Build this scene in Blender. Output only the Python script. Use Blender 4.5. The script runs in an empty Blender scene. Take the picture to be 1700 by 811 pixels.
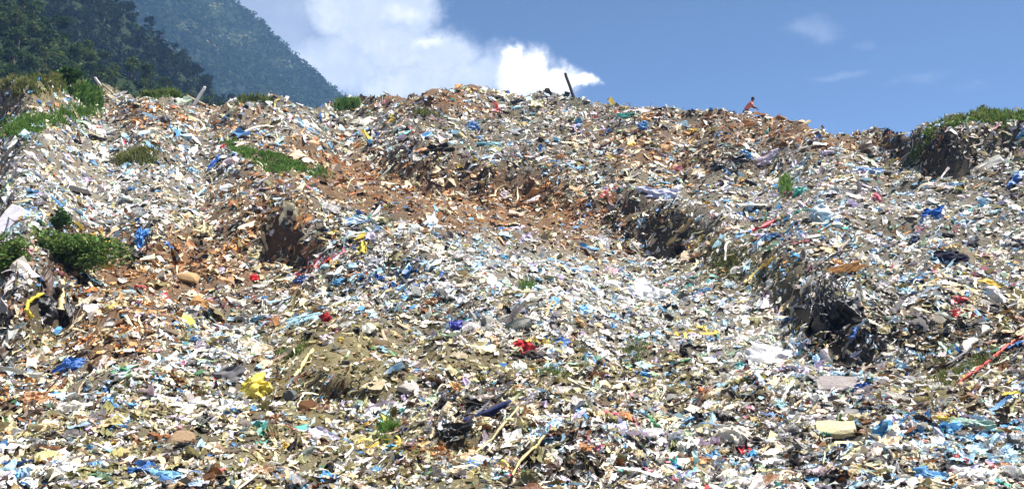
import bpy, bmesh, math, random
import numpy as np
from mathutils import Vector, Matrix

R = math.radians
rng = np.random.default_rng(7)
random.seed(7)
scene = bpy.context.scene
COL = scene.collection

# ------------------------------------------------------------------ camera
CAMZ, PITCH, FPX = 1.65, R(5.0), 1633.0
cam_d = bpy.data.cameras.new('camera')
cam = bpy.data.objects.new('camera', cam_d)
COL.objects.link(cam)
cam.location = (0, 0, CAMZ)
cam.rotation_euler = (R(90) + PITCH, 0, 0)
cam_d.sensor_width = 36.0
cam_d.lens = 36.0 * FPX / 1700.0
cam_d.clip_start, cam_d.clip_end = 0.1, 6000
scene.camera = cam

CP, SP = math.cos(PITCH), math.sin(PITCH)
def project(th, t):
    """azimuth, tan(elevation) -> photograph pixel (1700 wide)"""
    fwd = np.cos(th) * CP + t * SP
    up = -np.cos(th) * SP + t * CP
    return 850 + FPX * np.sin(th) / fwd, 405.5 - FPX * up / fwd
def unproject(px, py):
    rx = (px - 850) / FPX; up = (405.5 - py) / FPX
    X = rx; Y = CP - up * SP; Z = SP + up * CP
    return np.arctan2(X, Y), Z / np.sqrt(X * X + Y * Y)

# ------------------------------------------------------------------ light
SUN_EL, SUN_AZ = R(66), R(78)          # azimuth measured from +Y towards +X
sun_dir = Vector((math.sin(SUN_AZ) * math.cos(SUN_EL), math.cos(SUN_AZ) * math.cos(SUN_EL), math.sin(SUN_EL)))
sl = bpy.data.lights.new('sun', 'SUN'); sl.energy = 5.0; sl.angle = R(0.53); sl.color = (1.0, 0.955, 0.89)
so = bpy.data.objects.new('sun', sl); COL.objects.link(so)
so.rotation_euler = sun_dir.to_track_quat('Z', 'Y').to_euler()

scene.view_settings.view_transform = 'Standard'
scene.view_settings.look = 'None'
scene.view_settings.gamma = 1.0
scene.view_settings.exposure = 1.36
scene.view_settings.use_curve_mapping = False
scene.cycles.use_denoising = True
scene.cycles.max_bounces = 6
scene.cycles.diffuse_bounces = 3
scene.cycles.transparent_max_bounces = 6
scene.cycles.volume_bounces = 0
scene.cycles.sample_clamp_indirect = 6

world = bpy.data.worlds.new('World'); scene.world = world; world.use_nodes = True
wn, wl = world.node_tree.nodes, world.node_tree.links
wn.clear()
class NT:
    """small node helper"""
    def __init__(s, tree): s.n, s.l = tree.nodes, tree.links
    def add(s, t, **kw):
        n = s.n.new(t)
        for k, v in kw.items(): setattr(n, k, v)
        return n
    def put(s, sock, v):
        if isinstance(v, bpy.types.NodeSocket): s.l.new(v, sock)
        else: sock.default_value = v
    def math(s, op, a, b=0.0, c=0.0, clamp=False):
        n = s.add('ShaderNodeMath', operation=op, use_clamp=clamp)
        s.put(n.inputs[0], a); s.put(n.inputs[1], b); s.put(n.inputs[2], c)
        return n.outputs[0]
    def mix(s, f, a, b, blend='MIX'):
        n = s.add('ShaderNodeMix', data_type='RGBA', blend_type=blend)
        s.put(n.inputs[0], f); s.put(n.inputs[6], a); s.put(n.inputs[7], b)
        return n.outputs[2]
    def noise(s, vec, scale, detail=4.0, rough=0.55, lac=2.0):
        n = s.add('ShaderNodeTexNoise')
        if vec is not None: s.l.new(vec, n.inputs['Vector'])
        n.inputs['Scale'].default_value = scale; n.inputs['Detail'].default_value = detail
        n.inputs['Roughness'].default_value = rough; n.inputs['Lacunarity'].default_value = lac
        return n
    def ramp(s, v, a, b):
        n = s.add('ShaderNodeMapRange', interpolation_type='SMOOTHSTEP')
        s.put(n.inputs[0], v); s.put(n.inputs[1], a); s.put(n.inputs[2], b)
        return n.outputs[0]

W = NT(world.node_tree)
sky = W.add('ShaderNodeTexSky', sky_type='NISHITA', sun_disc=False)
sky.sun_elevation = SUN_EL; sky.sun_rotation = SUN_AZ
sky.air_density = 0.48; sky.dust_density = 0.1; sky.ozone_density = 3.2; sky.altitude = 60
bg = W.add('ShaderNodeBackground'); wl.new(sky.outputs[0], bg.inputs[0]); bg.inputs[1].default_value = 0.05
tc = W.add('ShaderNodeTexCoord')
sep = W.add('ShaderNodeSeparateXYZ'); wl.new(tc.outputs['Generated'], sep.inputs[0])
az = W.math('ARCTAN2', sep.outputs[0], sep.outputs[1])
el = W.math('ARCSINE', sep.outputs[2])
n1 = W.noise(tc.outputs['Generated'], 9.0, 7.0, 0.6)
n2 = W.noise(tc.outputs['Generated'], 30.0, 5.0, 0.6)
n3 = W.noise(tc.outputs['Generated'], 3.2, 6.0, 0.58)
wv = W.noise(tc.outputs['Generated'], 14.0, 7.0, .62)
ws = W.add('ShaderNodeSeparateColor'); wl.new(wv.outputs['Color'], ws.inputs[0])
az_t, el_t = az, el
az = W.math('ADD', az, W.math('MULTIPLY', W.math('SUBTRACT', ws.outputs[0], .5), .085))
el = W.math('ADD', el, W.math('MULTIPLY', W.math('SUBTRACT', ws.outputs[1], .5), .060))
def blobs(lst):
    tot = None
    for (px, py, rx, ry, amp) in lst:
        a0, t0 = unproject(px, py); e0 = math.atan(t0)
        dx = W.math('MULTIPLY', W.math('SUBTRACT', az, float(a0)), FPX / rx)
        dy = W.math('MULTIPLY', W.math('SUBTRACT', el, float(e0)), FPX / ry)
        q = W.math('ADD', W.math('MULTIPLY', dx, dx), W.math('MULTIPLY', dy, dy))
        e = W.math('MULTIPLY', W.math('POWER', 2.71828, W.math('MULTIPLY', q, -1.0)), amp)
        tot = e if tot is None else W.math('MAXIMUM', tot, e)
    return tot
veil = blobs([(470, 70, 150, 170, .8), (380, 20, 170, 150, .75), (610, 165, 260, 80, .8)])
cumulus = blobs([(600, 15, 110, 70, 1.0), (668, 8, 62, 66, 1.05), (640, 70, 110, 62, 1.0), (720, 84, 84, 46, 1.05), (560, 110, 130, 80, .9), (700, 140, 150, 56, 1.0), (790, 118, 66, 48, 1.0), (860, 128, 60, 44, 1.1), (470, 130, 90, 70, .62)])
bright = blobs([(838, 100, 28, 26, 1.0), (872, 118, 48, 34, 1.1), (925, 130, 46, 24, 1.1), (965, 133, 28, 12, 1.0), (700, 62, 60, 14, .62), (655, 18, 50, 26, .55)])
wisp = blobs([(1350, 42, 62, 24, .62), (1425, 62, 40, 14, .5), (1395, 118, 60, 12, .5), (1520, 122, 80, 16, .56), (1600, 138, 60, 14, .5)])
fb = W.math('ADD', W.math('MULTIPLY', W.math('SUBTRACT', n1.outputs[0], .5), .62), W.math('MULTIPLY', W.math('SUBTRACT', n2.outputs[0], .5), .50))
fb2 = W.math('ADD', fb, W.math('MULTIPLY', W.math('SUBTRACT', W.noise(tc.outputs['Generated'], 75.0, 6.0, .62).outputs[0], .5), .42))
veilm = W.math('MULTIPLY', W.ramp(W.math('ADD', veil, W.math('MULTIPLY', fb, .6)), .2, .95), .62)
cumm = W.math('MULTIPLY', W.ramp(W.math('ADD', cumulus, W.math('MULTIPLY', fb2, .6)), .24, .86), .90)
brightm = W.ramp(W.math('ADD', bright, W.math('MULTIPLY', fb2, .55)), .22, .80)
wispm = W.math('MULTIPLY', W.ramp(W.math('ADD', wisp, fb), .30, .85), .34)
# the same broken cloud goes on over the rest of the sky, off the picture
away = W.ramp(W.math('ABSOLUTE', az_t), .75, 1.15)
rest = W.math('MULTIPLY', W.math('MULTIPLY', W.ramp(n3.outputs[0], .55, .68), away), .75)
mask = W.math('MAXIMUM', W.math('MAXIMUM', W.math('MAXIMUM', veilm, cumm), brightm), W.math('MAXIMUM', wispm, rest))
shade = W.ramp(W.math('ADD', fb2, .5), .38, .72)
ccol = W.mix(W.math('MULTIPLY', cumm, shade), (.44, .48, .55, 1), (.60, .605, .625, 1))
ccol = W.mix(brightm, ccol, (.80, .77, .73, 1))
cbg = W.add('ShaderNodeBackground'); wl.new(ccol, cbg.inputs[0]); cbg.inputs[1].default_value = 0.80
mx = W.add('ShaderNodeMixShader'); wl.new(mask, mx.inputs[0]); wl.new(bg.outputs[0], mx.inputs[1]); wl.new(cbg.outputs[0], mx.inputs[2])
wo = W.add('ShaderNodeOutputWorld'); wl.new(mx.outputs[0], wo.inputs[0])

# ------------------------------------------------------------------ helpers
def s2l(c):
    c = np.asarray(c, float) / 255.0
    return tuple(np.where(c <= .04045, c / 12.92, ((c + .055) / 1.055) ** 2.4))

def _h(ix, iy, iz, seed):
    h = (ix * 374761393 + iy * 668265263 + iz * 1274126177 + seed * 974634777) & 0xffffffff
    h = ((h ^ (h >> 13)) * 1103515245) & 0xffffffff
    h = ((h ^ (h >> 16)) * 2654435769) & 0xffffffff
    return ((h ^ (h >> 15)) & 0xffff) / 65535.0
def vn(x, y, z=None, seed=0):
    x = np.asarray(x, float); y = np.asarray(y, float); z = np.zeros_like(x) if z is None else np.asarray(z, float)
    ix, iy, iz = np.floor(x).astype(np.int64), np.floor(y).astype(np.int64), np.floor(z).astype(np.int64)
    fx, fy, fz = x - ix, y - iy, z - iz
    fx, fy, fz = [f * f * (3 - 2 * f) for f in (fx, fy, fz)]
    out = 0
    for dx in (0, 1):
        for dy in (0, 1):
            for dz in (0, 1):
                w = (fx if dx else 1 - fx) * (fy if dy else 1 - fy) * (fz if dz else 1 - fz)
                out = out + w * _h(ix + dx, iy + dy, iz + dz, seed)
    return out * 2 - 1
def fbm(x, y, z=None, oct=4, seed=0, gain=.5):
    s, a, tot = 0, 1.0, 0
    for o in range(oct):
        k = 2.03 ** o
        s = s + a * vn(x * k, y * k, None if z is None else z * k, seed + 17 * o); tot += a; a *= gain
    return s / tot

def mesh_np(name, V, F, colors=None, smooth=False, mat=None):
    """V (n,3); F list/array of tris or quads (uniform width)"""
    V = np.asarray(V, np.float32); F = np.asarray(F, np.int32)
    me = bpy.data.meshes.new(name)
    me.vertices.add(len(V)); me.vertices.foreach_set('co', V.ravel())
    k = F.shape[1]
    me.loops.add(F.size); me.loops.foreach_set('vertex_index', F.ravel())
    me.polygons.add(len(F))
    me.polygons.foreach_set('loop_start', np.arange(0, F.size, k, dtype=np.int32))
    me.polygons.foreach_set('loop_total', np.full(len(F), k, np.int32))
    me.polygons.foreach_set('use_smooth', np.full(len(F), smooth, bool))
    if colors is not None:
        at = me.attributes.new('tint', 'FLOAT_COLOR', 'POINT')
        c = np.ones((len(V), 4), np.float32); c[:, :3] = colors
        at.data.foreach_set('color', c.ravel())
    me.update(calc_edges=True); me.validate()
    if mat is not None: me.materials.append(mat)
    return me
def obj(name, me, parent=None, loc=None, mat=None):
    o = bpy.data.objects.new(name, me); COL.objects.link(o)
    if parent is not None: o.parent = parent
    if loc is not None: o.location = loc
    if mat is not None and me is not None and not me.materials: me.materials.append(mat)
    return o
def tag(o, label=None, cat=None, group=None, kind=None):
    if label: o['label'] = label
    if cat: o['category'] = cat
    if group: o['group'] = group
    if kind: o['kind'] = kind
    return o

# ------------------------------------------------------------------ materials
def new_mat(name):
    m = bpy.data.materials.new(name); m.use_nodes = True
    t = NT(m.node_tree); t.n.clear()
    out = t.add('ShaderNodeOutputMaterial')
    return m, t, out
def principled(t, col, rough=.6, spec=.4, normal=None):
    p = t.add('ShaderNodeBsdfPrincipled')
    t.put(p.inputs['Base Color'], col); t.put(p.inputs['Roughness'], rough); t.put(p.inputs['Specular IOR Level'], spec)
    if normal is not None: t.l.new(normal, p.inputs['Normal'])
    return p
def bump(t, h, strength, dist):
    b = t.add('ShaderNodeBump'); t.l.new(h, b.inputs['Height'])
    b.inputs['Strength'].default_value = strength; b.inputs['Distance'].default_value = dist
    return b.outputs[0]

def litter_mat(name, source, rough, spec, trans, dirt=.26):
    """source: 'object' reads the object's own colour, 'tint' the mesh attribute"""
    m, t, out = new_mat(name)
    if source == 'object':
        oi = t.add('ShaderNodeObjectInfo'); base = oi.outputs['Color']
    else:
        a = t.add('ShaderNodeAttribute', attribute_name='tint'); base = a.outputs['Color']
    g = t.add('ShaderNodeNewGeometry')
    n = t.noise(g.outputs['Position'], 9.0, 5.0, .65)
    dn = t.noise(g.outputs['Position'], 46.0, 3.0, .6)
    pn = t.noise(g.outputs['Position'], 24.0, 2.0, .5)
    base = t.mix(t.math('MULTIPLY', t.ramp(pn.outputs[0], .52, .6), .4), base, t.mix(1.0, base, (.55, .55, .57, 1), 'MULTIPLY'))
    f = t.math('MULTIPLY', t.ramp(n.outputs[0], .46, .72), dirt)
    c = t.mix(f, base, (.21, .155, .095, 1))
    c = t.mix(t.math('MULTIPLY', t.ramp(dn.outputs[0], .5, .75), dirt * .8), c, (.12, .095, .065, 1))
    nb = bump(t, dn.outputs[0], .5, .02)
    p = principled(t, c, rough, spec, nb)
    if trans > 0:
        tr = t.add('ShaderNodeBsdfTranslucent'); t.l.new(c, tr.inputs[0])
        mxs = t.add('ShaderNodeMixShader'); mxs.inputs[0].default_value = trans
        t.l.new(p.outputs[0], mxs.inputs[1]); t.l.new(tr.outputs[0], mxs.inputs[2]); t.l.new(mxs.outputs[0], out.inputs[0])
    else:
        t.l.new(p.outputs[0], out.inputs[0])
    return m
M = {}
for src in ('object', 'tint'):
    M['plastic_' + src] = litter_mat('thin_plastic_' + src, src, .42, .45, .18)
    M['paper_' + src] = litter_mat('paper_' + src, src, .85, .2, .10)
    M['cloth_' + src] = litter_mat('cloth_' + src, src, .9, .15, .04)
    M['blackfilm_' + src] = litter_mat('black_film_' + src, src, .38, .5, 0, .06)
    M['solid_' + src] = litter_mat('hard_waste_' + src, src, .7, .3, 0)

def soil_mat():
    m, t, out = new_mat('dump_soil')
    a = t.add('ShaderNodeAttribute', attribute_name='tint')
    g = t.add('ShaderNodeNewGeometry')
    n1 = t.noise(g.outputs['Position'], 1.3, 6, .65); n2 = t.noise(g.outputs['Position'], 13, 5, .7); n3 = t.noise(g.outputs['Position'], 60, 3, .7)
    c = t.mix(t.ramp(n1.outputs[0], .35, .7), a.outputs['Color'], (.6, .55, .5, 1), 'MULTIPLY')
    c = t.mix(t.math('MULTIPLY', t.ramp(n2.outputs[0], .5, .72), .4), c, (.36, .30, .17, 1))
    c = t.mix(t.math('MULTIPLY', t.ramp(n3.outputs[0], .55, .7), .5), c, (.05, .04, .03, 1))
    h = t.math('ADD', t.math('MULTIPLY', n2.outputs[0], .7), t.math('MULTIPLY', n3.outputs[0], .25))
    p = principled(t, c, .95, .15, bump(t, h, .9, .12))
    t.l.new(p.outputs[0], out.inputs[0]); return m
M['soil'] = soil_mat()

def leaf_mat(name, rough=.55, trans=.3):
    m, t, out = new_mat(name)
    a = t.add('ShaderNodeAttribute', attribute_name='tint')
    oi = t.add('ShaderNodeObjectInfo')
    c = t.mix(1.0, a.outputs['Color'], oi.outputs['Color'], 'MULTIPLY')
    p = principled(t, c, rough, .06)
    tr = t.add('ShaderNodeBsdfTranslucent'); t.l.new(c, tr.inputs[0])
    mxs = t.add('ShaderNodeMixShader'); mxs.inputs[0].default_value = trans
    t.l.new(p.outputs[0], mxs.inputs[1]); t.l.new(tr.outputs[0], mxs.inputs[2]); t.l.new(mxs.outputs[0], out.inputs[0])
    return m
M['leaf'] = leaf_mat('leaf'); M['grass'] = leaf_mat('grass_blade', .5, .35)

def plain(name, col, rough=.8, nscale=20, namp=.35, dark=None, spec=.2):
    m, t, out = new_mat(name)
    g = t.add('ShaderNodeTexCoord')
    n = t.noise(g.outputs['Object'], nscale, 5, .65)
    d = dark or tuple(x * .5 for x in col)
    c = t.mix(t.math('MULTIPLY', t.ramp(n.outputs[0], .4, .7), namp * 2 if namp < .5 else 1.0), (*col, 1), (*d, 1))
    p = principled(t, c, rough, spec, bump(t, n.outputs[0], .4, .02))
    t.l.new(p.outputs[0], out.inputs[0]); return m
M['bark'] = plain('bark', (.16, .12, .085), .9, 9)
M['hill'] = None
def hill_mat(name, green, bare, thr):
    m, t, out = new_mat(name)
    g = t.add('ShaderNodeNewGeometry')
    n = t.noise(g.outputs['Position'], .018, 6, .6); n2 = t.noise(g.outputs['Position'], .16, 5, .7)
    c = t.mix(t.ramp(n2.outputs[0], .35, .7), (*green, 1), tuple(x * .55 for x in green) + (1,))
    c = t.mix(t.ramp(t.math('ADD', n.outputs[0], t.math('MULTIPLY', t.math('SUBTRACT', n2.outputs[0], .5), .35)), thr, thr + .08), c, (*bare, 1))
    p = principled(t, c, .95, .1, bump(t, n2.outputs[0], .8, 2.0))
    t.l.new(p.outputs[0], out.inputs[0]); return m

# ------------------------------------------------------------------ the dump: shape
RIDGE = [(-400, 118), (0, 134), (60, 132), (110, 128), (150, 140), (215, 152), (270, 158), (330, 166), (375, 168), (405, 162), (450, 160), (500, 168),
         (560, 172), (610, 168), (650, 157), (690, 156), (730, 146), (780, 143), (830, 150), (870, 156), (900, 152), (950, 158), (1010, 166),
         (1100, 178), (1180, 188), (1240, 192), (1290, 197), (1330, 208), (1380, 221), (1415, 220), (1440, 213), (1490, 214), (1530, 203), (1570, 197),
         (1610, 193), (1660, 184), (1700, 178), (2100, 150)]
RIDGE_PX, RIDGE_PY = np.array(RIDGE, float).T
# (cx, cy, rx, ry, tilt_deg, gain): gain < 1 steep bank, gain > 1 level ground
FEATURES = [
    (470, 385, 70, 52, 25, .25), (395, 400, 40, 30, 10, .25), (250, 405, 75, 22, 8, .35),          # cut bank left of the centre
    (720, 345, 250, 26, 10, 2.4), (560, 300, 130, 24, 14, 1.9), (930, 390, 120, 25, 15, 2.0),       # the brown track
    (800, 300, 150, 34, 14, .3), (940, 335, 90, 45, 20, .42), (700, 285, 60, 20, 15, .4),          # bank behind the track
    (1080, 372, 85, 40, 24, .24), (1200, 430, 70, 38, 30, .35), (1330, 500, 90, 42, 32, .36), (1420, 560, 60, 38, 30, .48), (1560, 565, 90, 40, -5, .4),
    (1200, 322, 200, 28, 6, 1.8), (1450, 400, 180, 60, 8, 1.3), (1480, 300, 150, 24, 3, 1.9),       # level top of the right mound
    (1590, 255, 75, 32, -3, .24), (1680, 240, 60, 40, 0, .42), (1500, 238, 45, 18, 25, .35),        # terrace bank, far right
    (1640, 203, 90, 12, -6, 2.0),
    (80, 500, 55, 55, -10, .25), (20, 560, 40, 60, -20, .3), (140, 445, 90, 22, 6, 1.7), (260, 480, 110, 30, 12, 1.7), (60, 640, 70, 25, 0, 1.6),
    (60, 205, 140, 16, 2, 2.0), (60, 165, 160, 18, 0, .45), (230, 320, 200, 45, 6, 1.25),
    (430, 262, 90, 14, 15, 1.7), (1150, 260, 130, 30, 10, .45), (850, 225, 160, 28, 5, 1.3), (760, 175, 130, 20, 0, .55),
    (590, 648, 110, 28, 8, .22), (700, 665, 90, 22, -12, .4), (600, 585, 110, 30, 5, 1.5), (790, 715, 110, 26, -20, .24), (930, 778, 100, 30, 0, .3), (720, 690, 90, 16, -10, 1.7), (900, 740, 120, 18, 0, 1.6), (250, 640, 120, 24, -15, .5), (330, 590, 140, 22, -15, 1.5),
    (640, 445, 95, 34, 10, .3), (900, 470, 200, 40, 12, 1.35), (1290, 600, 110, 35, 20, 1.5), (1000, 540, 180, 40, 10, 1.1)]
def steep(px, py):
    g = np.ones_like(px)
    for cx, cy, rx, ry, a, k in FEATURES:
        ca, sa = math.cos(R(a)), math.sin(R(a))
        dx, dy = px - cx, py - cy
        q = ((dx * ca + dy * sa) / rx) ** 2 + ((-dx * sa + dy * ca) / ry) ** 2
        g = g * np.exp(math.log(k) * np.exp(-q))
    return g
TH_IN = np.radians(np.linspace(-40, 40, 481))
NT_ = 420
def columns(th):
    """for each azimuth: radius and tangent along the visible slope, foot to crest"""
    rpx, _ = project(th, np.full_like(th, .22))
    rpy = np.interp(rpx, RIDGE_PX, RIDGE_PY)
    _, tr = unproject(rpx, rpy)
    T = np.linspace(0, 1, NT_)[None, :] * (tr + .165)[:, None] - .165
    px, py = project(th[:, None], T)
    base = np.interp(py, [140, 300, 550, 811, 900], [.00185, .0023, .0030, .0036, .0038])
    g = base * steep(px, py)
    dpy = -np.gradient(py, axis=1)
    ln = np.cumsum(g * dpy, axis=1); ln = ln - ln[:, :1]
    r = 10.0 * np.exp(ln)
    return r, T
CR, CT = columns(TH_IN)
# pull every crest to a believable distance
crest_goal = np.interp(np.degrees(TH_IN), [-40, -20, -8, 0, 12, 20, 40], [47, 50, 55, 56, 54, 46, 40])
scale = (crest_goal / 10.0) / (CR[:, -1] / 10.0)
k = np.log(crest_goal / 10) / np.log(CR[:, -1] / 10)
ks = np.convolve(np.pad(k, 20, mode='edge'), np.ones(41) / 41, mode='valid')
CR = 10 * (CR / 10) ** ks[:, None]
RG = np.concatenate([np.geomspace(.8, 7.9, 14), np.geomspace(8.2, 78, 390), np.geomspace(84, 3200, 18)])
Z0 = np.zeros((len(TH_IN), len(RG)))
for i in range(len(TH_IN)):
    rr, zz = CR[i], CAMZ + CR[i] * CT[i]
    rc, zc = rr[-1], zz[-1]
    kr = np.concatenate([[0, 7], rr, [rc + 3, rc + 7, rc + 14, rc + 30, 140, 400, 4000]])
    kz = np.concatenate([[0, -.05], zz, [zc - .1, zc - .9, zc - 2.6, zc - 7, 1.0, 0, 0]])
    Z0[i] = np.interp(RG, kr, kz)
def smooth1(a, axis, n):
    kk = np.hanning(n + 2)[1:-1]; kk /= kk.sum()
    return np.apply_along_axis(lambda v: np.convolve(np.pad(v, n // 2, mode='edge'), kk, mode='valid'), axis, a)
Z0 = smooth1(Z0, 0, 5)
XG, YG = np.sin(TH_IN)[:, None] * RG, np.cos(TH_IN)[:, None] * RG
amp = np.interp(RG, [0, 6, 12, 30, 60, 90, 140], [.0, .3, .55, .9, 1.0, .6, 0])[None, :]
rid = 1 - np.abs(fbm(XG / 2.3 + 9, YG / 2.3, oct=3, seed=5)) * 2
Z0 = Z0 + amp * (.34 * fbm(XG / 5.2, YG / 5.2, oct=3, seed=3) +   .36 * (rid - .6) + .24 * fbm(XG / 1.0, YG / 1.0, oct=3, seed=8))
# furrows dragged down the slope to the left
fu, fv = XG * .55 + YG * .83, XG * .83 - YG * .55
Z0 = Z0 + np.interp(RG, [7, 12, 24, 40, 55], [.0, .7, 1.0, .8, .2])[None, :] * .30 * fbm(fv / 1.9, fu / 6.5, oct=3, seed=91, gain=.45)
# hollows torn under the banks
PITS = [(1095, 404, 46, 20, .9), (1150, 380, 36, 18, .6), (455, 402, 46, 26, .8), (505, 410, 24, 26, .6), (1565, 262, 52, 22, 1.0), (1500, 240, 26, 14, .6), (1660, 240, 40, 16, .6), (720, 302, 46, 18, .7), (840, 312, 60, 16, .5),
        (92, 520, 34, 34, .5), (20, 585, 26, 30, .4), (548, 648, 40, 16, .28), (640, 655, 40, 14, .25), (945, 778, 60, 18, .26), (1425, 590, 40, 14, .3), (1540, 560, 70, 20, .35), (1320, 505, 30, 18, .35), (768, 736, 44, 12, .2),
        (30, 700, 24, 20, .25), (1690, 524, 40, 18, .3), (1245, 280, 40, 12, .6), (300, 488, 40, 14, .35), (660, 445, 40, 20, .35), (1050, 340, 30, 12, .5), (1385, 730, 40, 10, .12), (1420, 735, 36, 10, .14)]
ppx, ppy = project(np.broadcast_to(TH_IN[:, None], Z0.shape), (Z0 - CAMZ) / RG[None, :])
for cx, cy, rx, ry, dp in PITS:
    q_ = ((ppx - cx + 6 * fbm(XG, YG, oct=2, seed=cx)) / rx) ** 2 + ((ppy - cy) / ry) ** 2
    Z0 = Z0 - 1.15 * dp * (1 + .7 * fbm(XG / .7, YG / .7, oct=2, seed=77)) * np.exp(-q_) * (RG[None, :] < 80)
LRG = np.log(RG)
def terr(x, y):
    th = np.arctan2(x, y); r = np.hypot(x, y)
    fi = np.clip((th - TH_IN[0]) / (TH_IN[1] - TH_IN[0]), 0, len(TH_IN) - 1.001)
    fj = np.clip(np.interp(np.log(np.maximum(r, 1e-3)), LRG, np.arange(len(RG))), 0, len(RG) - 1.001)
    i, j = fi.astype(int), fj.astype(int); a, b = fi - i, fj - j
    return (Z0[i, j] * (1 - a) * (1 - b) + Z0[i + 1, j] * a * (1 - b) + Z0[i, j + 1] * (1 - a) * b + Z0[i + 1, j + 1] * a * b)
def tnorm(x, y, e=.25):
    x = np.asarray(x, float); y = np.asarray(y, float)
    gx = (terr(x + e, y) - terr(x - e, y)) / (2 * e); gy = (terr(x, y + e) - terr(x, y - e)) / (2 * e)
    n = np.stack([-gx, -gy, np.ones_like(gx)], -1)
    return n / np.linalg.norm(n, axis=-1, keepdims=True)
def at(px, py):
    """where the line of sight through a photograph pixel meets the dump"""
    th, t = unproject(px, py)
    rs = np.geomspace(6, 76, 3000)
    d = CAMZ + rs * t - terr(np.sin(th) * rs, np.cos(th) * rs)
    hit = np.where(d < 0)[0]
    r = rs[hit[0]] if len(hit) else rs[int(np.argmin(d[rs > 20])) + int((rs <= 20).sum())]
    return Vector((float(np.sin(th) * r), float(np.cos(th) * r), float(terr(np.sin(th) * r, np.cos(th) * r))))

# zones of different make-up; dark ones also paint in shade under overhangs: (cx, cy, rx, ry, tilt, weight)
ZONES = {
 'brown': [(600, 300, 150, 32, 14, 1.3), (840, 330, 190, 40, 12, 1.5), (330, 440, 110, 34, 10, 1.2), (420, 385, 90, 50, 20, 1.0), (760, 348, 180, 30, 12, 1), (900, 345, 130, 42, 15, 1.3), (1090, 255, 110, 34, 12, .7), (250, 450, 130, 38, 10, 1), (170, 530, 100, 70, -30, .9),
           (440, 350, 70, 55, 20, 1), (1310, 218, 130, 20, 12, .9), (620, 158, 70, 14, 0, .7), (255, 197, 70, 14, 0, .8), (1420, 240, 110, 16, 0, .6), (740, 160, 70, 22, 0, .8),
           (400, 195, 90, 22, 10, .5), (60, 672, 70, 36, 0, .8), (1180, 230, 120, 26, 10, .6), (920, 400, 120, 22, 12, .6)],
 'olive': [(250, 710, 190, 70, -10, .45), (560, 600, 105, 66, 10, 1.25), (520, 690, 60, 40, 0, .9), (700, 790, 160, 40, 0, .7), (1100, 620, 130, 30, 5, .5), (480, 650, 80, 50, 0, 1), (730, 590, 110, 26, 5, .8), (620, 745, 200, 40, 0, .9), (440, 780, 120, 40, 0, .8), (990, 650, 150, 32, 0, .7),
           (1210, 440, 55, 36, 25, 1), (1600, 625, 90, 42, -15, .8), (860, 620, 90, 36, 0, .7), (60, 150, 110, 18, 0, 1), (380, 165, 50, 12, 0, .6), (1290, 470, 40, 40, 20, .7), (60, 560, 40, 50, 0, .7)],
 'grey': [(1350, 745, 110, 55, 5, 1), (1250, 690, 80, 30, 0, .6), (330, 760, 90, 40, 0, .5), (1660, 330, 60, 40, 0, .5), (1640, 290, 70, 20, 0, .6)],
 'white': [(1000, 480, 260, 62, 12, 1), (1180, 545, 150, 50, 25, 1.1), (1290, 600, 80, 46, 30, 1.3), (140, 290, 190, 62, 6, .8), (1420, 345, 210, 44, 5, 1), (880, 430, 150, 36, 10, 1.1),
           (480, 215, 130, 26, 10, .6), (110, 180, 90, 16, 0, .5), (1070, 485, 60, 34, 20, 1.3), (260, 165, 90, 14, 6, .7), (1350, 270, 90, 24, 10, .8), (160, 670, 90, 40, -10, .5)],
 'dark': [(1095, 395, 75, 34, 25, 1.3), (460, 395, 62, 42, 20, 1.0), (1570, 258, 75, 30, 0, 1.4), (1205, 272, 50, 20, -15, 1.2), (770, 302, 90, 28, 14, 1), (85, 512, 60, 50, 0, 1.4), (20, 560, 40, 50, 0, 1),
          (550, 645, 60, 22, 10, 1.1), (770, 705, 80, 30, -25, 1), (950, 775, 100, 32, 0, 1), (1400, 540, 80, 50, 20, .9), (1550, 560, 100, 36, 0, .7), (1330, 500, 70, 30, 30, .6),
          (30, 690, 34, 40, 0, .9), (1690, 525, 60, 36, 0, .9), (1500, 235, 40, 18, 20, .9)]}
def zone_w(px, py):
    out = {}
    for z, lst in ZONES.items():
        w = np.zeros_like(px)
        for cx, cy, rx, ry, a, k in lst:
            ca, sa = math.cos(R(a)), math.sin(R(a)); dx, dy = px - cx, py - cy
            q = ((dx * ca + dy * sa) / rx) ** 2 + ((-dx * sa + dy * ca) / ry) ** 2
            w = np.maximum(w, k * np.exp(-q))
        out[z] = w
    return out
def world_px(x, y, z):
    return project(np.arctan2(x, y), (z - CAMZ) / np.maximum(np.hypot(x, y), .5))

SOILC = {'gen': (.15, .134, .105), 'brown': (.24, .115, .048), 'olive': (.25, .215, .10), 'grey': (.15, .135, .12), 'white': (.28, .26, .215), 'dark': (.045, .036, .028)}  # the dark soil puts the shade of overhangs and holes into the colour
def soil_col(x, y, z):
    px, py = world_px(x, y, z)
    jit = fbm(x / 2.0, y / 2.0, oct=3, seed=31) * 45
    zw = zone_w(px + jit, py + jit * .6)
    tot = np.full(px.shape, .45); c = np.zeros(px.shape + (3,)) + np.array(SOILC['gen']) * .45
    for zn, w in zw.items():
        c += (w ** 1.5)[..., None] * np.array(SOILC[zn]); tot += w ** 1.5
    return c / tot[..., None]

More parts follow.
